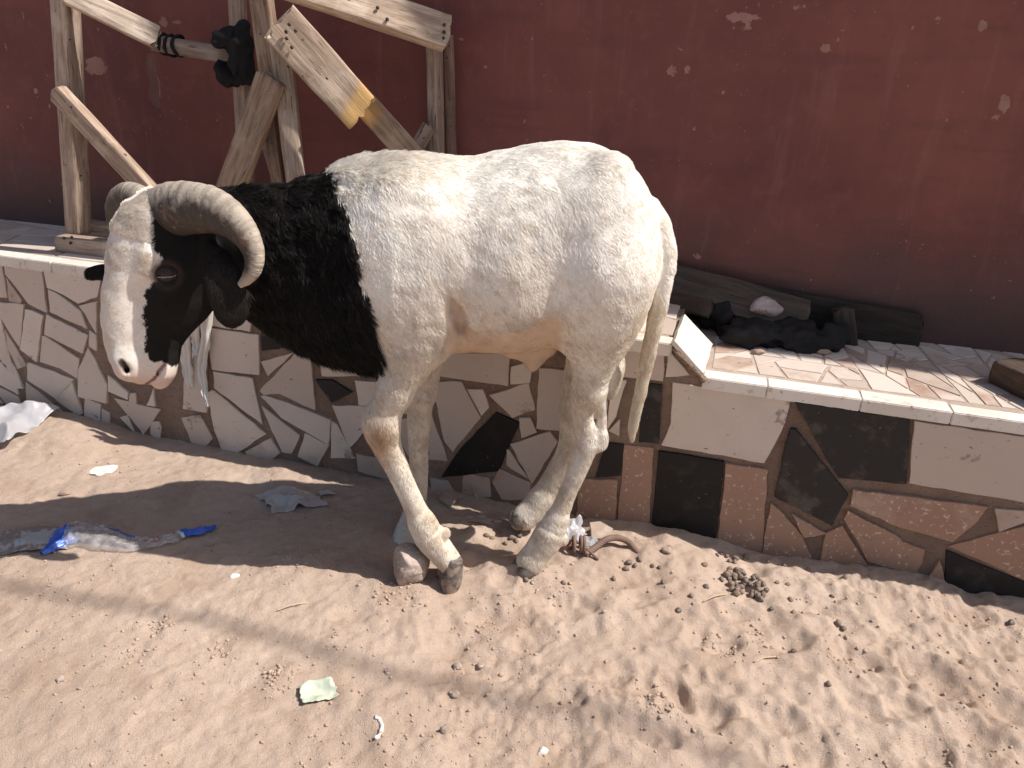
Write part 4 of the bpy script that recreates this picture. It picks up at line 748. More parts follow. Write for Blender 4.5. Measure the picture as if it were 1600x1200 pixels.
# far hind 
chain([M(952, 450, 1.55), M(932, 515, 1.545), M(908, 585, 1.54), M(897, 640, 1.54)], [.080, .055, .037, .029], 1.0, .05, n=12)
chain([M(897, 640, 1.54), M(898, 680, 1.54), M(886, 715, 1.535), M(862, 755, 1.53), M(846, 780, 1.525)], [.032, .034, .029, .027, .028], 1.0, .02, n=14)
chain([M(846, 780, 1.525), M(836, 794, 1.52), M(822, 806, 1.512)], [.028, .032, .030], 1.1, .015, n=6)
# underline: flank fold, sheath, scrotum
chain([M(868, 470, 1.35), M(878, 505, 1.36), M(888, 535, 1.375)], [.015, .012, .008], 1.0, .03, n=6)
chain([M(800, 545, YM - .02), M(840, 552, YM - .02), M(855, 545, YM - .02)], [.018, .022, .018], 1.0, .03); ell(M(832, 566, YM - .02), (.016, .014, .022), k=.02)
ell(M(955, 575, 1.445), (.026, .035, .05), k=.02); ell(M(952, 606, 1.445), (.017, .028, .022), k=.015)
# tail
tail_px = [(1012, 326), (1033, 358), (1041, 404), (1034, 456), (1021, 516), (1009, 572), (997, 630), (989, 665), (988, 686)]
chain([M(x, y, Yt) for (x, y), Yt in zip(tail_px, (1.445, 1.425, 1.405, 1.395, 1.393, 1.398, 1.398, 1.398, 1.398))], [.022, .019, .0175, .016, .0145, .0130, .0120, .010, .005], 1.0, .005, n=30)
# --- head: a loft in its own frame (f = towards the muzzle, n = out of the face, s = towards its left side)
HP = PY(248, 332, 1.39); HN = PY(212, 590, 1.335)                     # poll and tip of the muzzle, on the axis
hf = HN - HP; HL = np.linalg.norm(hf); hf /= HL
yaw = math.radians(33); hn = np.array([-math.cos(yaw), -math.sin(yaw), 0.0]); hn = hn - hf * (hn @ hf); hn /= np.linalg.norm(hn); hs = np.cross(hf, hn); hs = hs if hs[1] < 0 else -hs
def HW(t, n, s_): return HP + hf * (t * HL) + hn * n + hs * s_
RH = np.stack([hf, hn, hs], 1)
def _eye():
    t, n_ = .38, .01
    for _ in range(30):
        p0 = np.array(proj(HW(t, n_, .058))); J = np.stack([(np.array(proj(HW(t + .01, n_, .058))) - p0) / .01, (np.array(proj(HW(t, n_ + .001, .058))) - p0) / .001], 1); d = np.linalg.solve(J, np.array([259, 428]) - p0); t += d[0]; n_ += d[1]
    return t, n_
EYE = _eye(); print('EYE', EYE, 'HL', HL)
tt = np.array([-.12, 0, .12, .25, .36, .5, .65, .78, .88, .95, 1.0, 1.03]); nt_ = np.array([.020, .058, .072, .075, .074, .077, .073, .064, .052, .040, .022, .0]); nb_ = np.array([-.06, -.09, -.110, -.120, -.122, -.114, -.092, -.072, -.066, -.060, -.046, -.012]); sw = np.array([.040, .056, .062, .064, .066, .056, .047, .044, .046, .043, .033, .014])
s, X, Y, Z = sub(np.minimum(HP, HN) - .13, np.maximum(HP, HN) + .13, .03); x, y, z = X - HP[0], Y - HP[1], Z - HP[2]
hf_, hn_, hs_ = [v[0] * x + v[1] * y + v[2] * z for v in (hf, hn, hs)]; t = hf_ / HL
a, b, w_ = np.interp(t, tt, nt_), np.interp(t, tt, nb_), np.interp(t, tt, sw); c_ = (a + b) / 2; h_ = (a - b) / 2; dn_ = (hn_ - c_) / h_
wS = w_ * (1 - .10 * dn_ - .06 * dn_ ** 2); ex_ = 2.6; q = (np.abs(dn_) ** ex_ + np.abs(hs_ / wS) ** ex_) ** (1 / ex_); d = (q - 1) * np.minimum(h_, w_) * .85; d = np.maximum(d, np.maximum(-.12 - t, t - 1.03) * HL)
blend(s, d.astype(np.float32), .03)
for sg in (1, -1):
    ell(HW(EYE[0] - .075, EYE[1] + .026, .048 * sg), (.030, .024, .022), RH, k=.016)                # brow
    ell(HW(EYE[0] + .02, EYE[1] + .030, .046 * sg), (.020, .016, .016), RH, k=.014)
    chain([HW(EYE[0] + .09, EYE[1] - .008, .054 * sg), HW(.50, -.012, .050 * sg), HW(.64, -.012, .042 * sg)], [.013, .011, .006], 1.0, .018, n=8); ell(HW(.50, .030, .062 * sg), (.045, .022, .014), RH, k=.02, cut=True)                   # cheek bone
    ell(HW(.40, -.055, .040 * sg), (.07, .045, .024), RH, k=.03)                  # jaw muscle
    ell(HW(EYE[0], EYE[1], .068 * sg), (.019, .019, .012), RH, k=.008, cut=True)      # eye socket
    ell(HW(.89, .018, .030 * sg), (.030, .026, .016), RH, k=.02)                  # nostril wing
    chain([HW(.865, .034, .048 * sg), HW(.905, .024, .043 * sg), HW(.945, .022, .030 * sg)], [.004, .0065, .0055], 1.0, .005, True, n=8)
    chain([HW(1.0, -.014, .004 * sg), HW(.965, -.022, .026 * sg), HW(.91, -.032, .039 * sg), HW(.83, -.044, .046 * sg)], [.0045, .0055, .0055, .004], 1.0, .005, True, n=14)   # mouth
ell(HW(.945, -.042, 0), (.036, .020, .030), RH, k=.012)                            # chin
ell(HW(.90, -.046, 0), (.04, .020, .030), RH, k=.02)
chain([HW(1.035, .012, 0), HW(.985, .018, 0)], [.003, .002], 1.0, .005, True)
# ears: hanging behind the horns
def ear(P, w, th, tw):
    c = spline(P, 14); ws = np.interp(np.linspace(0, 1, 14), [0, .25, .6, .88, 1], np.array([.45, .9, 1.0, .75, .2]) * w)
    for i in range(13):
        p = (c[i] + c[i + 1]) / 2; ax = c[i + 1] - c[i]; L = np.linalg.norm(ax); ax /= L; n_ = np.array(tw, float); n_ -= ax * (n_ @ ax); n_ /= np.linalg.norm(n_); ell(p, (L * 1.2, ws[i], th), np.stack([ax, np.cross(n_, ax), n_], 1), k=.010)
EARS = [[HW(.13, -.075, .050), M(338, 405, 1.305), M(352, 445, 1.282), M(361, 482, 1.278), M(364, 506, 1.28)], [HW(.2, -.03, -.05), PY(190, 424, 1.46), PY(162, 424, 1.475), PY(132, 427, 1.485)]]
ear(EARS[0], .032, .0065, (.25, -1, .1))
ear(EARS[1], .017, .005, (.1, -.55, 1.0))

# --- surface nets
def nets(f):
    n0, n1, n2 = f.shape; ins = f < 0; cnt = np.zeros((n0 - 1, n1 - 1, n2 - 1), np.uint8)
    for i in (0, 1):
        for j in (0, 1):
            for k in (0, 1): cnt += ins[i:n0 - 1 + i, j:n1 - 1 + j, k:n2 - 1 + k]
    act = (cnt > 0) & (cnt < 8); C = np.argwhere(act); ids = -np.ones(act.shape, np.int64); ids[act] = np.arange(len(C)); acc = np.zeros((len(C), 3)); num = np.zeros(len(C))
    cor = [(i, j, k) for i in (0, 1) for j in (0, 1) for k in (0, 1)]; val = {c: f[C[:, 0] + c[0], C[:, 1] + c[1], C[:, 2] + c[2]].astype(np.float64) for c in cor}
    for c in cor:
        for ax in range(3):
            if c[ax] == 0:
                e = list(c); e[ax] = 1; a, b = val[c], val[tuple(e)]; x_ = (a < 0) != (b < 0); t = np.where(x_, a / np.where(x_, a - b, 1), 0); p = np.tile(np.array(c, float), (len(C), 1)); p[:, ax] += t; acc += p * x_[:, None]; num += x_
    V = LO + GS * (C + acc / num[:, None]); Q = []
    for ax in range(3):
        sl0 = [slice(1, -1)] * 3; sl0[ax] = slice(0, -1); a = ins[tuple(sl0)]; sl1 = list(sl0); sl1[ax] = slice(1, None); b = ins[tuple(sl1)]; E = np.argwhere(a != b); flip = a[a != b]
        o = np.array([1, 1, 1]); o[ax] = 0; E = E + o; u, v = [(1, 2), (2, 0), (0, 1)][ax]; du = np.zeros(3, int); du[u] = 1; dv = np.zeros(3, int); dv[v] = 1
        g = [ids[tuple((E - m_).T)] for m_ in (du * 0, du, du + dv, dv)]; q = np.stack(g, 1); q[~flip] = q[~flip][:, ::-1]; Q.append(q)
    Q = np.concatenate(Q); return V, Q[(Q >= 0).all(1)][:, ::-1]
SV, SQ = nets(FD)
# keep the largest connected piece
par = np.arange(len(SV))
for _ in range(200):
    m_ = par[SQ].min(1); n_ = par.copy()
    for j in range(4): np.minimum.at(n_, par[SQ[:, j]], m_); np.minimum.at(n_, SQ[:, j], m_)
    n_ = n_[n_]; n_ = n_[n_]
    if (n_ == par).all(): break
    par = n_
lab, ct = np.unique(par, return_counts=True); big = par == lab[ct.argmax()]
if len(lab) > 1: re = np.cumsum(big) - 1; SQ = re[SQ[big[SQ[:, 0]]]]; SV = SV[big]
def relax(V, Q, it, f):
    for _ in range(it):
        acc = np.zeros_like(V); num = np.zeros(len(V))
        for j in range(4):
            for k in (1, 3): np.add.at(acc, Q[:, j], V[Q[:, (j + k) % 4]]); np.add.at(num, Q[:, j], 1)
        V = V + f * (acc / np.maximum(num, 1)[:, None] - V)
    return V
SV = relax(SV, SQ, 2, .5)
def vnormals(V, Q):
    fn = np.cross(V[Q[:, 2]] - V[Q[:, 0]], V[Q[:, 3]] - V[Q[:, 1]]); N_ = np.zeros_like(V)
    for j in range(4): np.add.at(N_, Q[:, j], fn)
    return N_ / np.maximum(np.linalg.norm(N_, axis=1), 1e-12)[:, None]
SN = vnormals(SV, SQ)
if ((SV - SV.mean(0)) * SN).sum() < 0: SQ = SQ[:, ::-1]; SN = -SN        # outward
# low folds and lumps under the coat
fol = .0022 * noise3(SV * np.array([16, 16, 10]), 501) + .0012 * noise3(SV * 38, 502); nw_ = sstep(PY(590, 400, 1.43)[0], PY(540, 400, 1.43)[0], SV[:, 0]) * sstep(PY(395, 400, 1.4)[0], PY(430, 400, 1.4)[0], SV[:, 0]); fol = fol + nw_ * (.0045 * noise3(SV * np.array([14, 14, 26]), 503) + .003 * noise3(SV * 45, 504)); SV = SV + SN * (fol * sstep(.30, .45, SV[:, 2]))[:, None]; SN = vnormals(SV, SQ)

# --- coat pattern (a property of the animal: the near side is mirrored onto the far side)
def pxy(V):
    d = V - CAM; z = d @ FW; return 800 + F * (d @ RT) / z, 600 - F * (d @ UP) / z
rel = SV - HP; h_t, h_n, h_s = rel @ hf / HL, rel @ hn, rel @ hs
Vm = SV.copy(); Vm[:, 1] = np.where(SV[:, 1] > YM, 2 * YM - SV[:, 1], SV[:, 1]); bx, by = pxy(Vm)
rag_ = 7 * noise3(SV * 60, 511) + 5 * noise3(SV * 150, 512)
edge_x = np.interp(by, [230, 268, 300, 330, 380, 440, 490, 540, 575, 620], [492, 506, 528, 543, 552, 563, 578, 592, 604, 612]) + rag_
body_black = (bx < edge_x) & (by < 580 + 4 * noise3(SV * 80, 516)) & ~((by > 540) & (bx > 592))
headz = (h_t > -.15) & (np.abs(h_s) < .16) & (h_n > -.13) & (h_t < 1.06) & (SV[:, 0] < PY(385, 400, 1.36)[0])
hs_a = np.abs(h_s)
earm = np.zeros(len(SV), bool)
for E_ in EARS:
    for q_ in spline(E_, 24)[7:]: earm |= ((SV - q_) ** 2).sum(1) < .030 ** 2
earm &= (h_n < -.03) | (h_s < -.08)
if True:
    e0_ = spline(EARS[0], 24)[7:]; nearm = np.zeros(len(SV), bool)
    for q_ in e0_: nearm |= (((SV - q_) * np.array([1, 1.9, 1])) ** 2).sum(1) < .037 ** 2
    farm = earm & (h_s < -.06); earm = nearm | farm
headz = headz | earm
lim = np.interp(h_t, [.0, .15, .22, .30, .36, .45, .60, .75, .84, .87], [.020, .016, -.004, -.004, .002, .012, .008, .000, -.008, -.04]) + .004 * noise3(SV * 90, 513) + .003 * noise3(SV * 220, 514)
face_black = (h_n < lim) & (h_t < .86 + .02 * noise3(SV * 50, 515)) & ~((hs_a < .02) & (h_n > 0))
face_black |= (hs_a > .075) | earm                                                # ears
black = np.where(headz, face_black, body_black)
cream = np.array([.90, .875, .83]); cc = np.tile(cream, (len(SV), 1)); nz = .5 + .5 * noise3(SV * np.array([9, 9, 7]), 521); cc = cc * (1 - .10 * nz[:, None] * np.array([.6, 1, 1.5]))
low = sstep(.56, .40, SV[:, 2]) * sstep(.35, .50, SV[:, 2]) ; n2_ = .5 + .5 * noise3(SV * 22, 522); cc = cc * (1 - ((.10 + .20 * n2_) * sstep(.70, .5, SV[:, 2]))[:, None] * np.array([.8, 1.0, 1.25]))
bl_ = np.interp(bx, [690, 715, 740, 790, 830, 860, 880], [470, 492, 512, 520, 506, 484, 478]) + 6 * noise3(SV * 70, 530)
bare_and_fold_shade = sstep(-8, 14, by - bl_) * sstep(684, 716, bx + 10 * noise3(SV * 50, 532)) * sstep(888, 862, bx + 8 * noise3(SV * 50, 533)) * (SV[:, 2] > .38) * (np.abs(SV[:, 1] - YM) < .2)
bare_and_fold_shade = np.maximum(bare_and_fold_shade, .8 * np.exp(-(((bx - 716) / 12) ** 2 + ((by - 490) / 24) ** 2)) * (SV[:, 2] > .38))  # elbow crease: the fold's shade painted on in the bare-skin colour
cc = cc * (1 - bare_and_fold_shade[:, None]) + bare_and_fold_shade[:, None] * np.array([.64, .485, .36]) * (1 - .15 * (.5 + .5 * noise3(SV * 45, 531))[:, None])
tailm = (bx > 975) & (by > 455) & (SV[:, 2] < .62) & (SV[:, 0] > PY(972, 600, 1.4)[0]); cc[tailm] *= np.array([.96, .93, .86])
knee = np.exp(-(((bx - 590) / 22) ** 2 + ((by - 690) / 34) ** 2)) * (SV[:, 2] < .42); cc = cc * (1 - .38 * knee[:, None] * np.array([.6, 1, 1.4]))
hp = (headz & ~black); cc[hp] = np.array([.86, .825, .775]) * (1 - .14 * (.5 + .5 * noise3(SV[hp] * 40, 524))[:, None] * np.array([.6, 1, 1.3]))
pk_ = (sstep(.84, .97, h_t) * headz * ~black * .55)[:, None]; cc = cc * (1 - pk_) + pk_ * np.array([.66, .44, .38])
dkm = headz & (np.abs(h_t - .905) < .05) & (np.abs(h_n - .024) < .012) & (hs_a > .026) & (hs_a < .05); 
blk = np.array([.011, .0095, .009]); cc[black] = blk; cc[earm] = np.array([.019, .015, .0135])
eyed = np.sqrt(((h_t - EYE[0]) * HL) ** 2 + (h_n - EYE[1]) ** 2); er = headz & (eyed < .034) & (hs_a > .03); tt_ = sstep(.034, .016, eyed)
cc[er] = cc[er] * (1 - tt_[er])[:, None] + tt_[er][:, None] * np.array([.060, .041, .034])
npt = np.array([[.862, .036, .047], [.905, .025, .042], [.948, .022, .029]]) * np.array([HL, 1, 1]); hq = np.stack([h_t * HL, h_n, hs_a], 1); nd = np.full(len(SV), 9.0)
for a_, b_ in zip(npt[:-1], npt[1:]): ab_ = b_ - a_; t_ = np.clip(((hq - a_) @ ab_) / (ab_ @ ab_), 0, 1); nd = np.minimum(nd, np.linalg.norm(hq - a_ - t_[:, None] * ab_, axis=1))
nk_ = sstep(.0085, .0045, nd) * headz; cc = cc * (1 - nk_[:, None]) + nk_[:, None] * np.array([.05, .032, .028])
mouth = headz & (np.abs(h_n - np.interp(h_t, [.83, .91, .965, 1.0], [-.044, -.032, -.022, -.014])) < .0038) & (h_t > .83) & (hs_a > .005); cc[mouth] *= np.array([.36, .26, .24])
smc = cc.copy()
# body mesh
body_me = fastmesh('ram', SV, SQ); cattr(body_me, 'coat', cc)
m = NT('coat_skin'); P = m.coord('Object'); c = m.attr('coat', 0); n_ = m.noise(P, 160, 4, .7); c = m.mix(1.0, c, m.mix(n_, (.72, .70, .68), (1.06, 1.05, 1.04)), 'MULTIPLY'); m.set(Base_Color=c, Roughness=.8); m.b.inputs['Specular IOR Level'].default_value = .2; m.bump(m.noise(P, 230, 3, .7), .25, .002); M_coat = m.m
foot_c = Vector((float(np.mean(SV[SV[:, 2] < .1, 0])), float(YM), 0.0))
ram = link('ram', body_me, M_coat); body_me.transform(Matrix.Translation(-foot_c)); ram.location = foot_c
tag(ram, 'white horned ram with black neck and cheeks standing on the sand beside the tiled bench', 'ram')
# ---------------------------------------------------------------- horns
m = NT('horn'); cr = m.attr('crest'); al = m.attr('along'); P = m.coord('Object')
rg_ = m.n('TexNoise'); rg_.noise_dimensions = '2D'; cb = m.n('CombineXYZ'); m.put(cb.inputs[0], m.math('MULTIPLY', al, 46.0)); m.put(cb.inputs[1], m.math('MULTIPLY', cr, 1.2)); m.put(rg_.inputs['Vector'], cb.outputs[0]); rg_.inputs['Scale'].default_value = 1.0; rg_.inputs['Detail'].default_value = 4
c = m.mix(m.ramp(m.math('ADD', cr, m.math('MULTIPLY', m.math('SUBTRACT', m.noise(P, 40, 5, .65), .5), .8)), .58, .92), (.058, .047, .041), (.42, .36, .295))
c = m.mix(m.math('MULTIPLY', m.ramp(rg_.outputs[0], .42, .66), .34), c, (.105, .072, .055)); c = m.mix(m.math('MULTIPLY', m.ramp(m.noise(P, 70, 5, .7), .58, .72), .3), c, (.50, .43, .35)); c = m.mix(m.ramp(al, .78, .98), c, (.46, .37, .29))
c = m.mix(m.math('MULTIPLY', m.ramp(m.noise(P, 33, 3, .6), .60, .66), .6), c, (.20, .115, .075))
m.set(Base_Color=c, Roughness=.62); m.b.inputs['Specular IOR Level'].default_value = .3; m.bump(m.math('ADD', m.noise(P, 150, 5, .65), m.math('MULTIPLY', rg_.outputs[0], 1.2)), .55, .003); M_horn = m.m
def horn(pts, rad, cen, mirror=False):
    n, k = 240, 40; c = spline(pts, n); r = np.interp(np.linspace(0, len(rad) - 1, n), range(len(rad)), rad); r = smooth1(r, 15); T = np.gradient(c, axis=0); T /= np.linalg.norm(T, axis=1)[:, None]; V, cr, al = [], [], []
    for i in range(n):
        o = c[i] - cen; o = o - T[i] * (o @ T[i]); o /= np.linalg.norm(o); w = np.cross(T[i], o); s_ = i / (n - 1)
        ph = (s_ ** .9) * 26 + .35 * float(noise2(s_ * 14, 0, 77)); ring = (abs((ph % 1) - .5) * 2); amp = .022 * (1 - .75 * s_) * (1 + .8 * float(noise2(s_ * 20, 3, 79)))
        for j in range(k):
            a = 2 * math.pi * j / k; ca = math.cos(a); sec = (1.0 + .07 * max(0, ca) ** 6 - .05 * (abs(math.sin(a)) ** 3)); q = r[i] * sec * (1 + amp * (ring - .5) * (.6 + .4 * ca) + .02 * float(noise2(s_ * 60, a * 2, 78)))
            V.append(c[i] + q * (ca * o + .82 * math.sin(a) * w)); cr.append(.5 + .5 * ca); al.append(s_)
    Fs = [(i * k + j, i * k + (j + 1) % k, (i + 1) * k + (j + 1) % k, (i + 1) * k + j) for i in range(n - 1) for j in range(k)] + [tuple((n - 1) * k + j for j in range(k)), tuple(range(k - 1, -1, -1))]
    V = np.array(V)
    if mirror: V = V - 2 * ((V - HP) @ hs)[:, None] * hs[None]; Fs = [f[::-1] for f in Fs]
    me = mesh('horn', V, Fs); fattr(me, 'crest', cr); fattr(me, 'along', al); return link('horn', me, M_horn, ram)
h_px = [(246, 346, 1.392), (266, 331, 1.372), (302, 326, 1.342), (335, 330, 1.318), (362, 344, 1.300), (384, 368, 1.288), (396, 394, 1.28), (396, 417, 1.276), (387, 434, 1.276), (375, 445, 1.278)]
h_r = [.043, .0465, .0445, .0395, .0335, .0265, .0205, .0175, .0125, .006]
cen = PY(335, 410, 1.34)
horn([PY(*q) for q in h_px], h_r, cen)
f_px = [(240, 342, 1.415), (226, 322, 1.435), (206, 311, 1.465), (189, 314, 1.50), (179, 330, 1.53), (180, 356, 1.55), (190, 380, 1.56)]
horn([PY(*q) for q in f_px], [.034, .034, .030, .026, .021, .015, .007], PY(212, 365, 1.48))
# ---------------------------------------------------------------- eyes
et, en = EYE
m = NT('eye'); m.set(Base_Color=(.02, .014, .010), Roughness=.08); M_eye = m.m
m = NT('eyelid'); P = m.coord('Object'); m.set(Base_Color=m.mix(m.noise(P, 90, 4), (.022, .015, .013), (.060, .042, .036)), Roughness=.9); m.bump(m.noise(P, 120, 4), .5, .002); M_lid = m.m
m = NT('lid_rim'); m.set(Base_Color=(.30, .25, .235), Roughness=.45); M_rim = m.m
for sg in (1, -1):
    C_ = HW(et, en, .0555 * sg); out_ = hs * sg * .90 + hn * .42; out_ /= np.linalg.norm(out_); upv = -hf * .95 + hn * .25; upv = upv - out_ * (upv @ out_); upv /= np.linalg.norm(upv); fr_ = np.cross(upv, out_)
    def cap(R, e0, e1, flat=1.0, nu=40, nv=18, wob=0.0):
        Vv = []
        for i in range(nv + 1):
            for j in range(nu + 1):
                el = e0 + (e1 - e0) * i / nv; az = math.radians(-100 + 200 * j / nu); el2 = el * math.cos(az * .85); rr = R * (1 + wob * float(noise2(j * .5, i * .5, 99)))
                Vv.append(C_ + rr * (math.cos(el2) * math.cos(az) * out_ * flat + math.cos(el2) * math.sin(az) * fr_ * 1.35 + math.sin(el2) * upv))
        return Vv, [(i * (nu + 1) + j, i * (nu + 1) + j + 1, (i + 1) * (nu + 1) + j + 1, (i + 1) * (nu + 1) + j) for i in range(nv) for j in range(nu)]
    v, f = blob('', (0, 0, 0), (1, 1, 1), None, 3, 0, 1, 4, mesh_only=True); v = np.array(v); eo = link('eye', mesh('eye', C_ + .0125 * (v[:, :1] * out_ + v[:, 1:2] * fr_ * 1.25 + v[:, 2:] * upv), f), M_eye, ram)
    for nm, e0, e1, mt, R in (('upper_eyelid', -.02, 1.45, M_lid, .0148), ('lower_eyelid', -1.4, -.40, M_lid, .0143), ('lid_rim', -.43, -.30, M_rim, .0139)):
        v, f = cap(R, e0, e1, wob=.05); o = link(nm, mesh(nm, v, f), mt, ram); md = o.modifiers.new('thickness', 'SOLIDIFY'); md.thickness = .0022; md.offset = 0
# ---------------------------------------------------------------- hooves: two claws each
m = NT('hoof'); P = m.coord('Object'); c = m.mix(m.ramp(m.noise(P, 60, 5, .6), .35, .65), (.075, .062, .055), (.20, .165, .14)); m.set(Base_Color=m.mix(m.ramp(m.noise(P, 35, 4), .5, .62), c, (.36, .27, .205)), Roughness=.6); m.bump(m.noise(P, 110, 5, .7), .4, .002); M_hoof = m.m
def hoof(A, T_, side, r=.0185, spread=.0125, label=None):
    A, T_ = np.array(A), np.array(T_); ax = T_ - A; L = np.linalg.norm(ax); ax /= L; sd = np.array(side, float); sd -= ax * (sd @ ax); sd /= np.linalg.norm(sd); parts = []
    for q in (-1, 1):
        c0 = A + sd * q * spread * .85; c1 = T_ + sd * q * spread * .75; pts = [c0 - ax * .006, c0 + ax * L * .12, c0 + ax * L * .45 + sd * q * .002, c0 + (c1 - c0) * .8 + sd * q * .001, c1]
        parts.append(tube(spline(pts, 22), np.interp(np.linspace(0, 4, 22), range(5), [r * .75, r * .95, r * 1.08, r * .85, r * .30]), 18, .03, q + 2))
    V, Fs, own = gather(parts); o = link('hoof', mesh('hoof', V, Fs), M_hoof, ram); rm = o.modifiers.new('fuse', 'REMESH'); rm.mode = 'VOXEL'; rm.voxel_size = .0022; rm.use_smooth_shade = True; sm = o.modifiers.new('soft', 'SMOOTH'); sm.factor = .5; sm.iterations = 3
    if label: o['label'] = label
hoof(M(708, 871, 1.316), M(695, 931, 1.310), (.45, -1, .15), .0205, .0165, 'lifted grey hoof touching the sand with its tip')
hoof(M(634, 846, 1.475), M(622, 872, 1.46), (.2, -1, 0)); hoof(M(829, 878, 1.366), M(806, 897, 1.352), (.35, -1, 0), .0185, .0150, 'dusty hoof sunk into the sand'); hoof(M(822, 804, 1.512), M(797, 818, 1.50), (.2, -1, 0))

# ---------------------------------------------------------------- the coat: hair grown from the body surface
def gather_attr(A, Q, w): return (A[Q[:, 0]] * w[0] + A[Q[:, 1]] * w[1] + A[Q[:, 2]] * w[2] + A[Q[:, 3]] * w[3])
f_nose = np.clip(h_t, 0, 1)
LEN = np.full(len(SV), .0092); LIFT = np.full(len(SV), .14); DEN = np.ones(len(SV)); RAD = np.full(len(SV), .00042)
FLOW = np.tile(np.array([.62, 0.0, -.78]), (len(SV), 1))
top_ = sstep(.5, .95, SN[:, 2]) * (SV[:, 2] > .6); LEN += (.001 + .009 * sstep(760, 560, bx)) * top_; LIFT += (.02 + .45 * sstep(760, 560, bx)) * top_; FLOW += top_[:, None] * np.array([.5, 0, .4])
fr = np.exp(-(((bx - 700) / 45) ** 2 + ((by - 530) / 26) ** 2)) + np.exp(-(((bx - 810) / 30) ** 2 + ((by - 505) / 18) ** 2)); LEN += .009 * np.clip(fr, 0, 1)
legm = (SV[:, 2] < .42) & (bx > 540); LEN = np.where(legm, .0085, LEN); FLOW[legm] = np.array([.12, 0, -1.0]); LIFT = np.where(legm, .17, LIFT)
LEN = np.where(bare_and_fold_shade > .35, .0045, LEN)
LEN = np.where(tailm, .010, LEN); FLOW[tailm] = np.array([-.25, 0, -1.0]); LIFT = np.where(tailm, .14, LIFT)
nk = black & ~headz; LEN = np.where(nk, .019 + .014 * sstep(470, 560, by), LEN); LIFT = np.where(nk, .42, LIFT); FLOW[nk] = np.array([.55, 0, -.75]); RAD = np.where(nk, .00045, RAD)
hd = headz; LEN = np.where(hd, .0055, LEN); LIFT = np.where(hd, .14, LIFT); FLOW[hd] = (-hf * .8)[None] + hs[None] * (np.sign(h_s[hd]) * .6)[:, None] - hn[None] * .3
LEN = np.where(hd & (h_t > .84), .0028, LEN); LEN = np.where(hd & black, .004, LEN); LEN = np.where(hd & (h_t < .16) & ~black, .010, LEN); LIFT = np.where(hd & (h_t < .16) & ~black, .5, LIFT)
LEN = np.where(hd & (eyed < .022) & (hs_a > .03), .0006, LEN); LEN = np.where(nk_ > .1, .0005, LEN)
brow_ = hd & ~black & (np.abs(h_t - .28) < .07) & (h_n > .008); LEN = np.where(brow_, .0072, LEN); LIFT = np.where(brow_, .25, LIFT)
LEN = np.where(earm, .0065, LEN); LIFT = np.where(earm, .2, LIFT); FLOW[earm] = np.array([.05, 0, -1.0])
DEN = np.where(SN[:, 1] > .35, .35, 1.0); DEN = np.where(hd, DEN * 1.9, DEN); DEN = np.where(legm, DEN * 1.3, DEN); DEN = np.where(nk, DEN * 1.35, DEN)
qa = np.linalg.norm(np.cross(SV[SQ[:, 2]] - SV[SQ[:, 0]], SV[SQ[:, 3]] - SV[SQ[:, 1]]), axis=1) * .5; pr = qa * DEN[SQ].mean(1); pr /= pr.sum()
NH = 520000; pick = SQ[rng.choice(len(SQ), NH, p=pr)]; u_, v_ = rng.random(NH), rng.random(NH); wts = [((1 - u_) * (1 - v_))[:, None], (u_ * (1 - v_))[:, None], (u_ * v_)[:, None], ((1 - u_) * v_)[:, None]]
R0 = gather_attr(SV, pick, wts); N0 = gather_attr(SN, pick, wts); N0 /= np.linalg.norm(N0, axis=1)[:, None]; C0 = cc[pick[:, 0]]; LL = gather_attr(LEN[:, None], pick, wts)[:, 0]; LF = gather_attr(LIFT[:, None], pick, wts); FL = gather_attr(FLOW, pick, wts); RR = RAD[pick[:, 0]]
kind_head = headz[pick[:, 0]]; kind_neck = nk[pick[:, 0]]
cl_ = np.stack([noise3(R0 * 42, 601), noise3(R0 * 42, 602), noise3(R0 * 42, 603)], 1) + .38 * np.stack([noise3(R0 * 170, 604), noise3(R0 * 210, 605), noise3(R0 * 210, 606)], 1)
wild = np.where(kind_neck, .75, np.where(kind_head, .18, .17)); D0 = FL + cl_ * wild[:, None] + rng.normal(size=(NH, 3)) * .13
D0 -= N0 * (D0 * N0).sum(1)[:, None]; D0 /= np.maximum(np.linalg.norm(D0, axis=1), 1e-6)[:, None]
LF = np.clip(LF * (1 + np.where(kind_neck, .6, .32) * noise3(R0 * 110, 607))[:, None], .06, 1.2) * (0.8 + .4 * rng.random((NH, 1))); LL = LL * (.65 + .6 * rng.random(NH)) * (1 + .3 * noise3(R0 * 60, 608))
K = 5; PTS = np.zeros((NH, K, 3), np.float32); st_ = np.zeros((NH, 3)); p = R0 - N0 * .0006
grav = np.array([0, 0, -1.0])
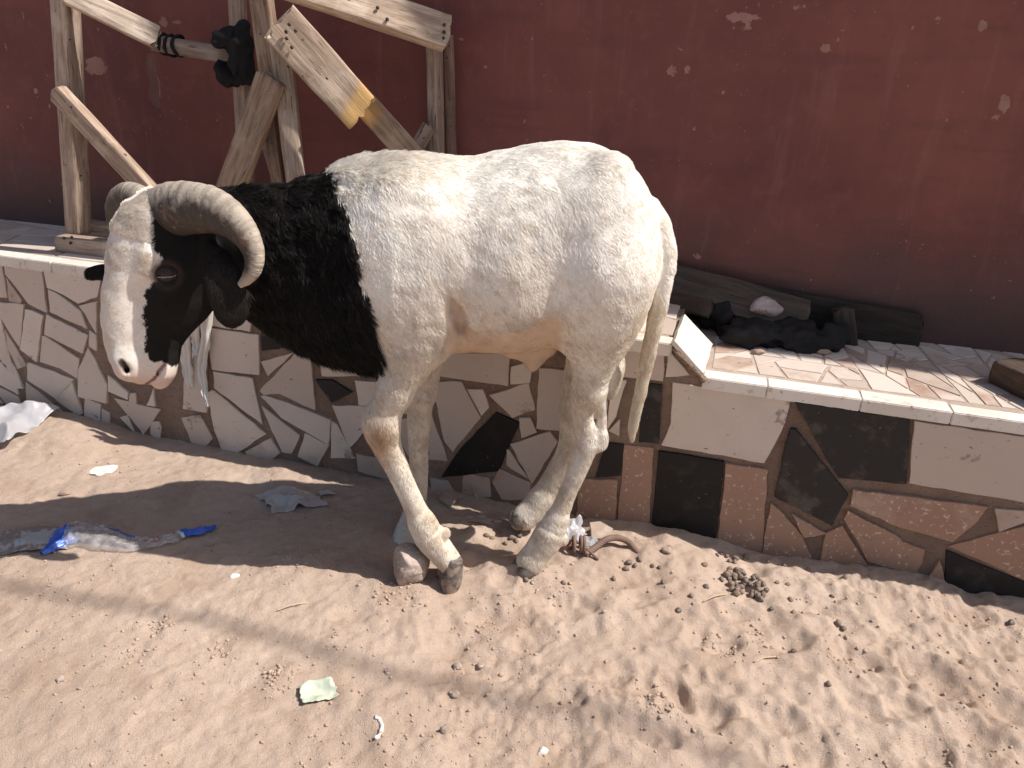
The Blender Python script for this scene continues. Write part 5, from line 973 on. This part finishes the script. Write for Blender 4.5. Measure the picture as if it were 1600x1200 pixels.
for k in range(K):
    PTS[:, k] = p; q = k / (K - 1); d = D0 * (1.0) + N0 * (LF * (1.35 - 1.2 * q)) + grav * .18 * q + cl_ * .10 * q; d /= np.linalg.norm(d, axis=1)[:, None]; p = p + d * (LL / (K - 1))[:, None]
wq = np.stack([(.78 * R0[:, 0] + .62 * R0[:, 2]) * 190, R0[:, 1] * 190, (.62 * R0[:, 0] - .78 * R0[:, 2]) * 38], 1)
tint = 1 - .03 + (.12 * noise3(wq, 609) + .06 * noise3(R0 * 24, 610))[:, None] * np.array([.8, 1, 1.2]) + .07 * rng.normal(size=(NH, 1)); dark = np.where(rng.random(NH) < .04, .78, 1.0)[:, None]
isb = (C0.max(1) < .05)[:, None]; HC = np.where(isb, C0 * (1 + .8 * rng.random((NH, 1))) + np.array([.030, .024, .020]) * (rng.random((NH, 1)) < .16), C0 * 1.04 * tint * dark); HC = np.clip(HC, .003, .94)  # a few black strands painted lighter, as if caught by the sun
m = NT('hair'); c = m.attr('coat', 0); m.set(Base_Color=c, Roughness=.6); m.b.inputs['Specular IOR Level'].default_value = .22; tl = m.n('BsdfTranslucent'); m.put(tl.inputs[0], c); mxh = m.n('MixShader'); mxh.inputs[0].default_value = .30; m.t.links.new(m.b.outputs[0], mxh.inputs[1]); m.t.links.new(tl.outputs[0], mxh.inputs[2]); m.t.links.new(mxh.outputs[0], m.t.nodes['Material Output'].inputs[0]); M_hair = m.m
def hair(name, sel):
    n = int(sel.sum()); hc = bpy.data.hair_curves.new(name); hc.add_curves([K] * n); loc = np.array(ram.location, np.float32)
    hc.attributes['position'].data.foreach_set('vector', (PTS[sel] - loc).ravel()); ra_ = hc.attributes.new('radius', 'FLOAT', 'POINT'); ra_.data.foreach_set('value', (RR[sel][:, None] * np.array([1.0, .95, .8, .55, .15])[None]).astype(np.float32).ravel())
    ca = hc.attributes.new('coat', 'FLOAT_COLOR', 'CURVE'); v = np.ones((n, 4), np.float32); v[:, :3] = HC[sel]; ca.data.foreach_set('color', v.ravel()); hc.materials.append(M_hair)
    o = bpy.data.objects.new(name, hc); COL.objects.link(o); o.parent = ram; return o
hair('fleece', ~kind_head & ~kind_neck); hair('neck_hair', kind_neck & ~kind_head); hair('face_hair', kind_head)
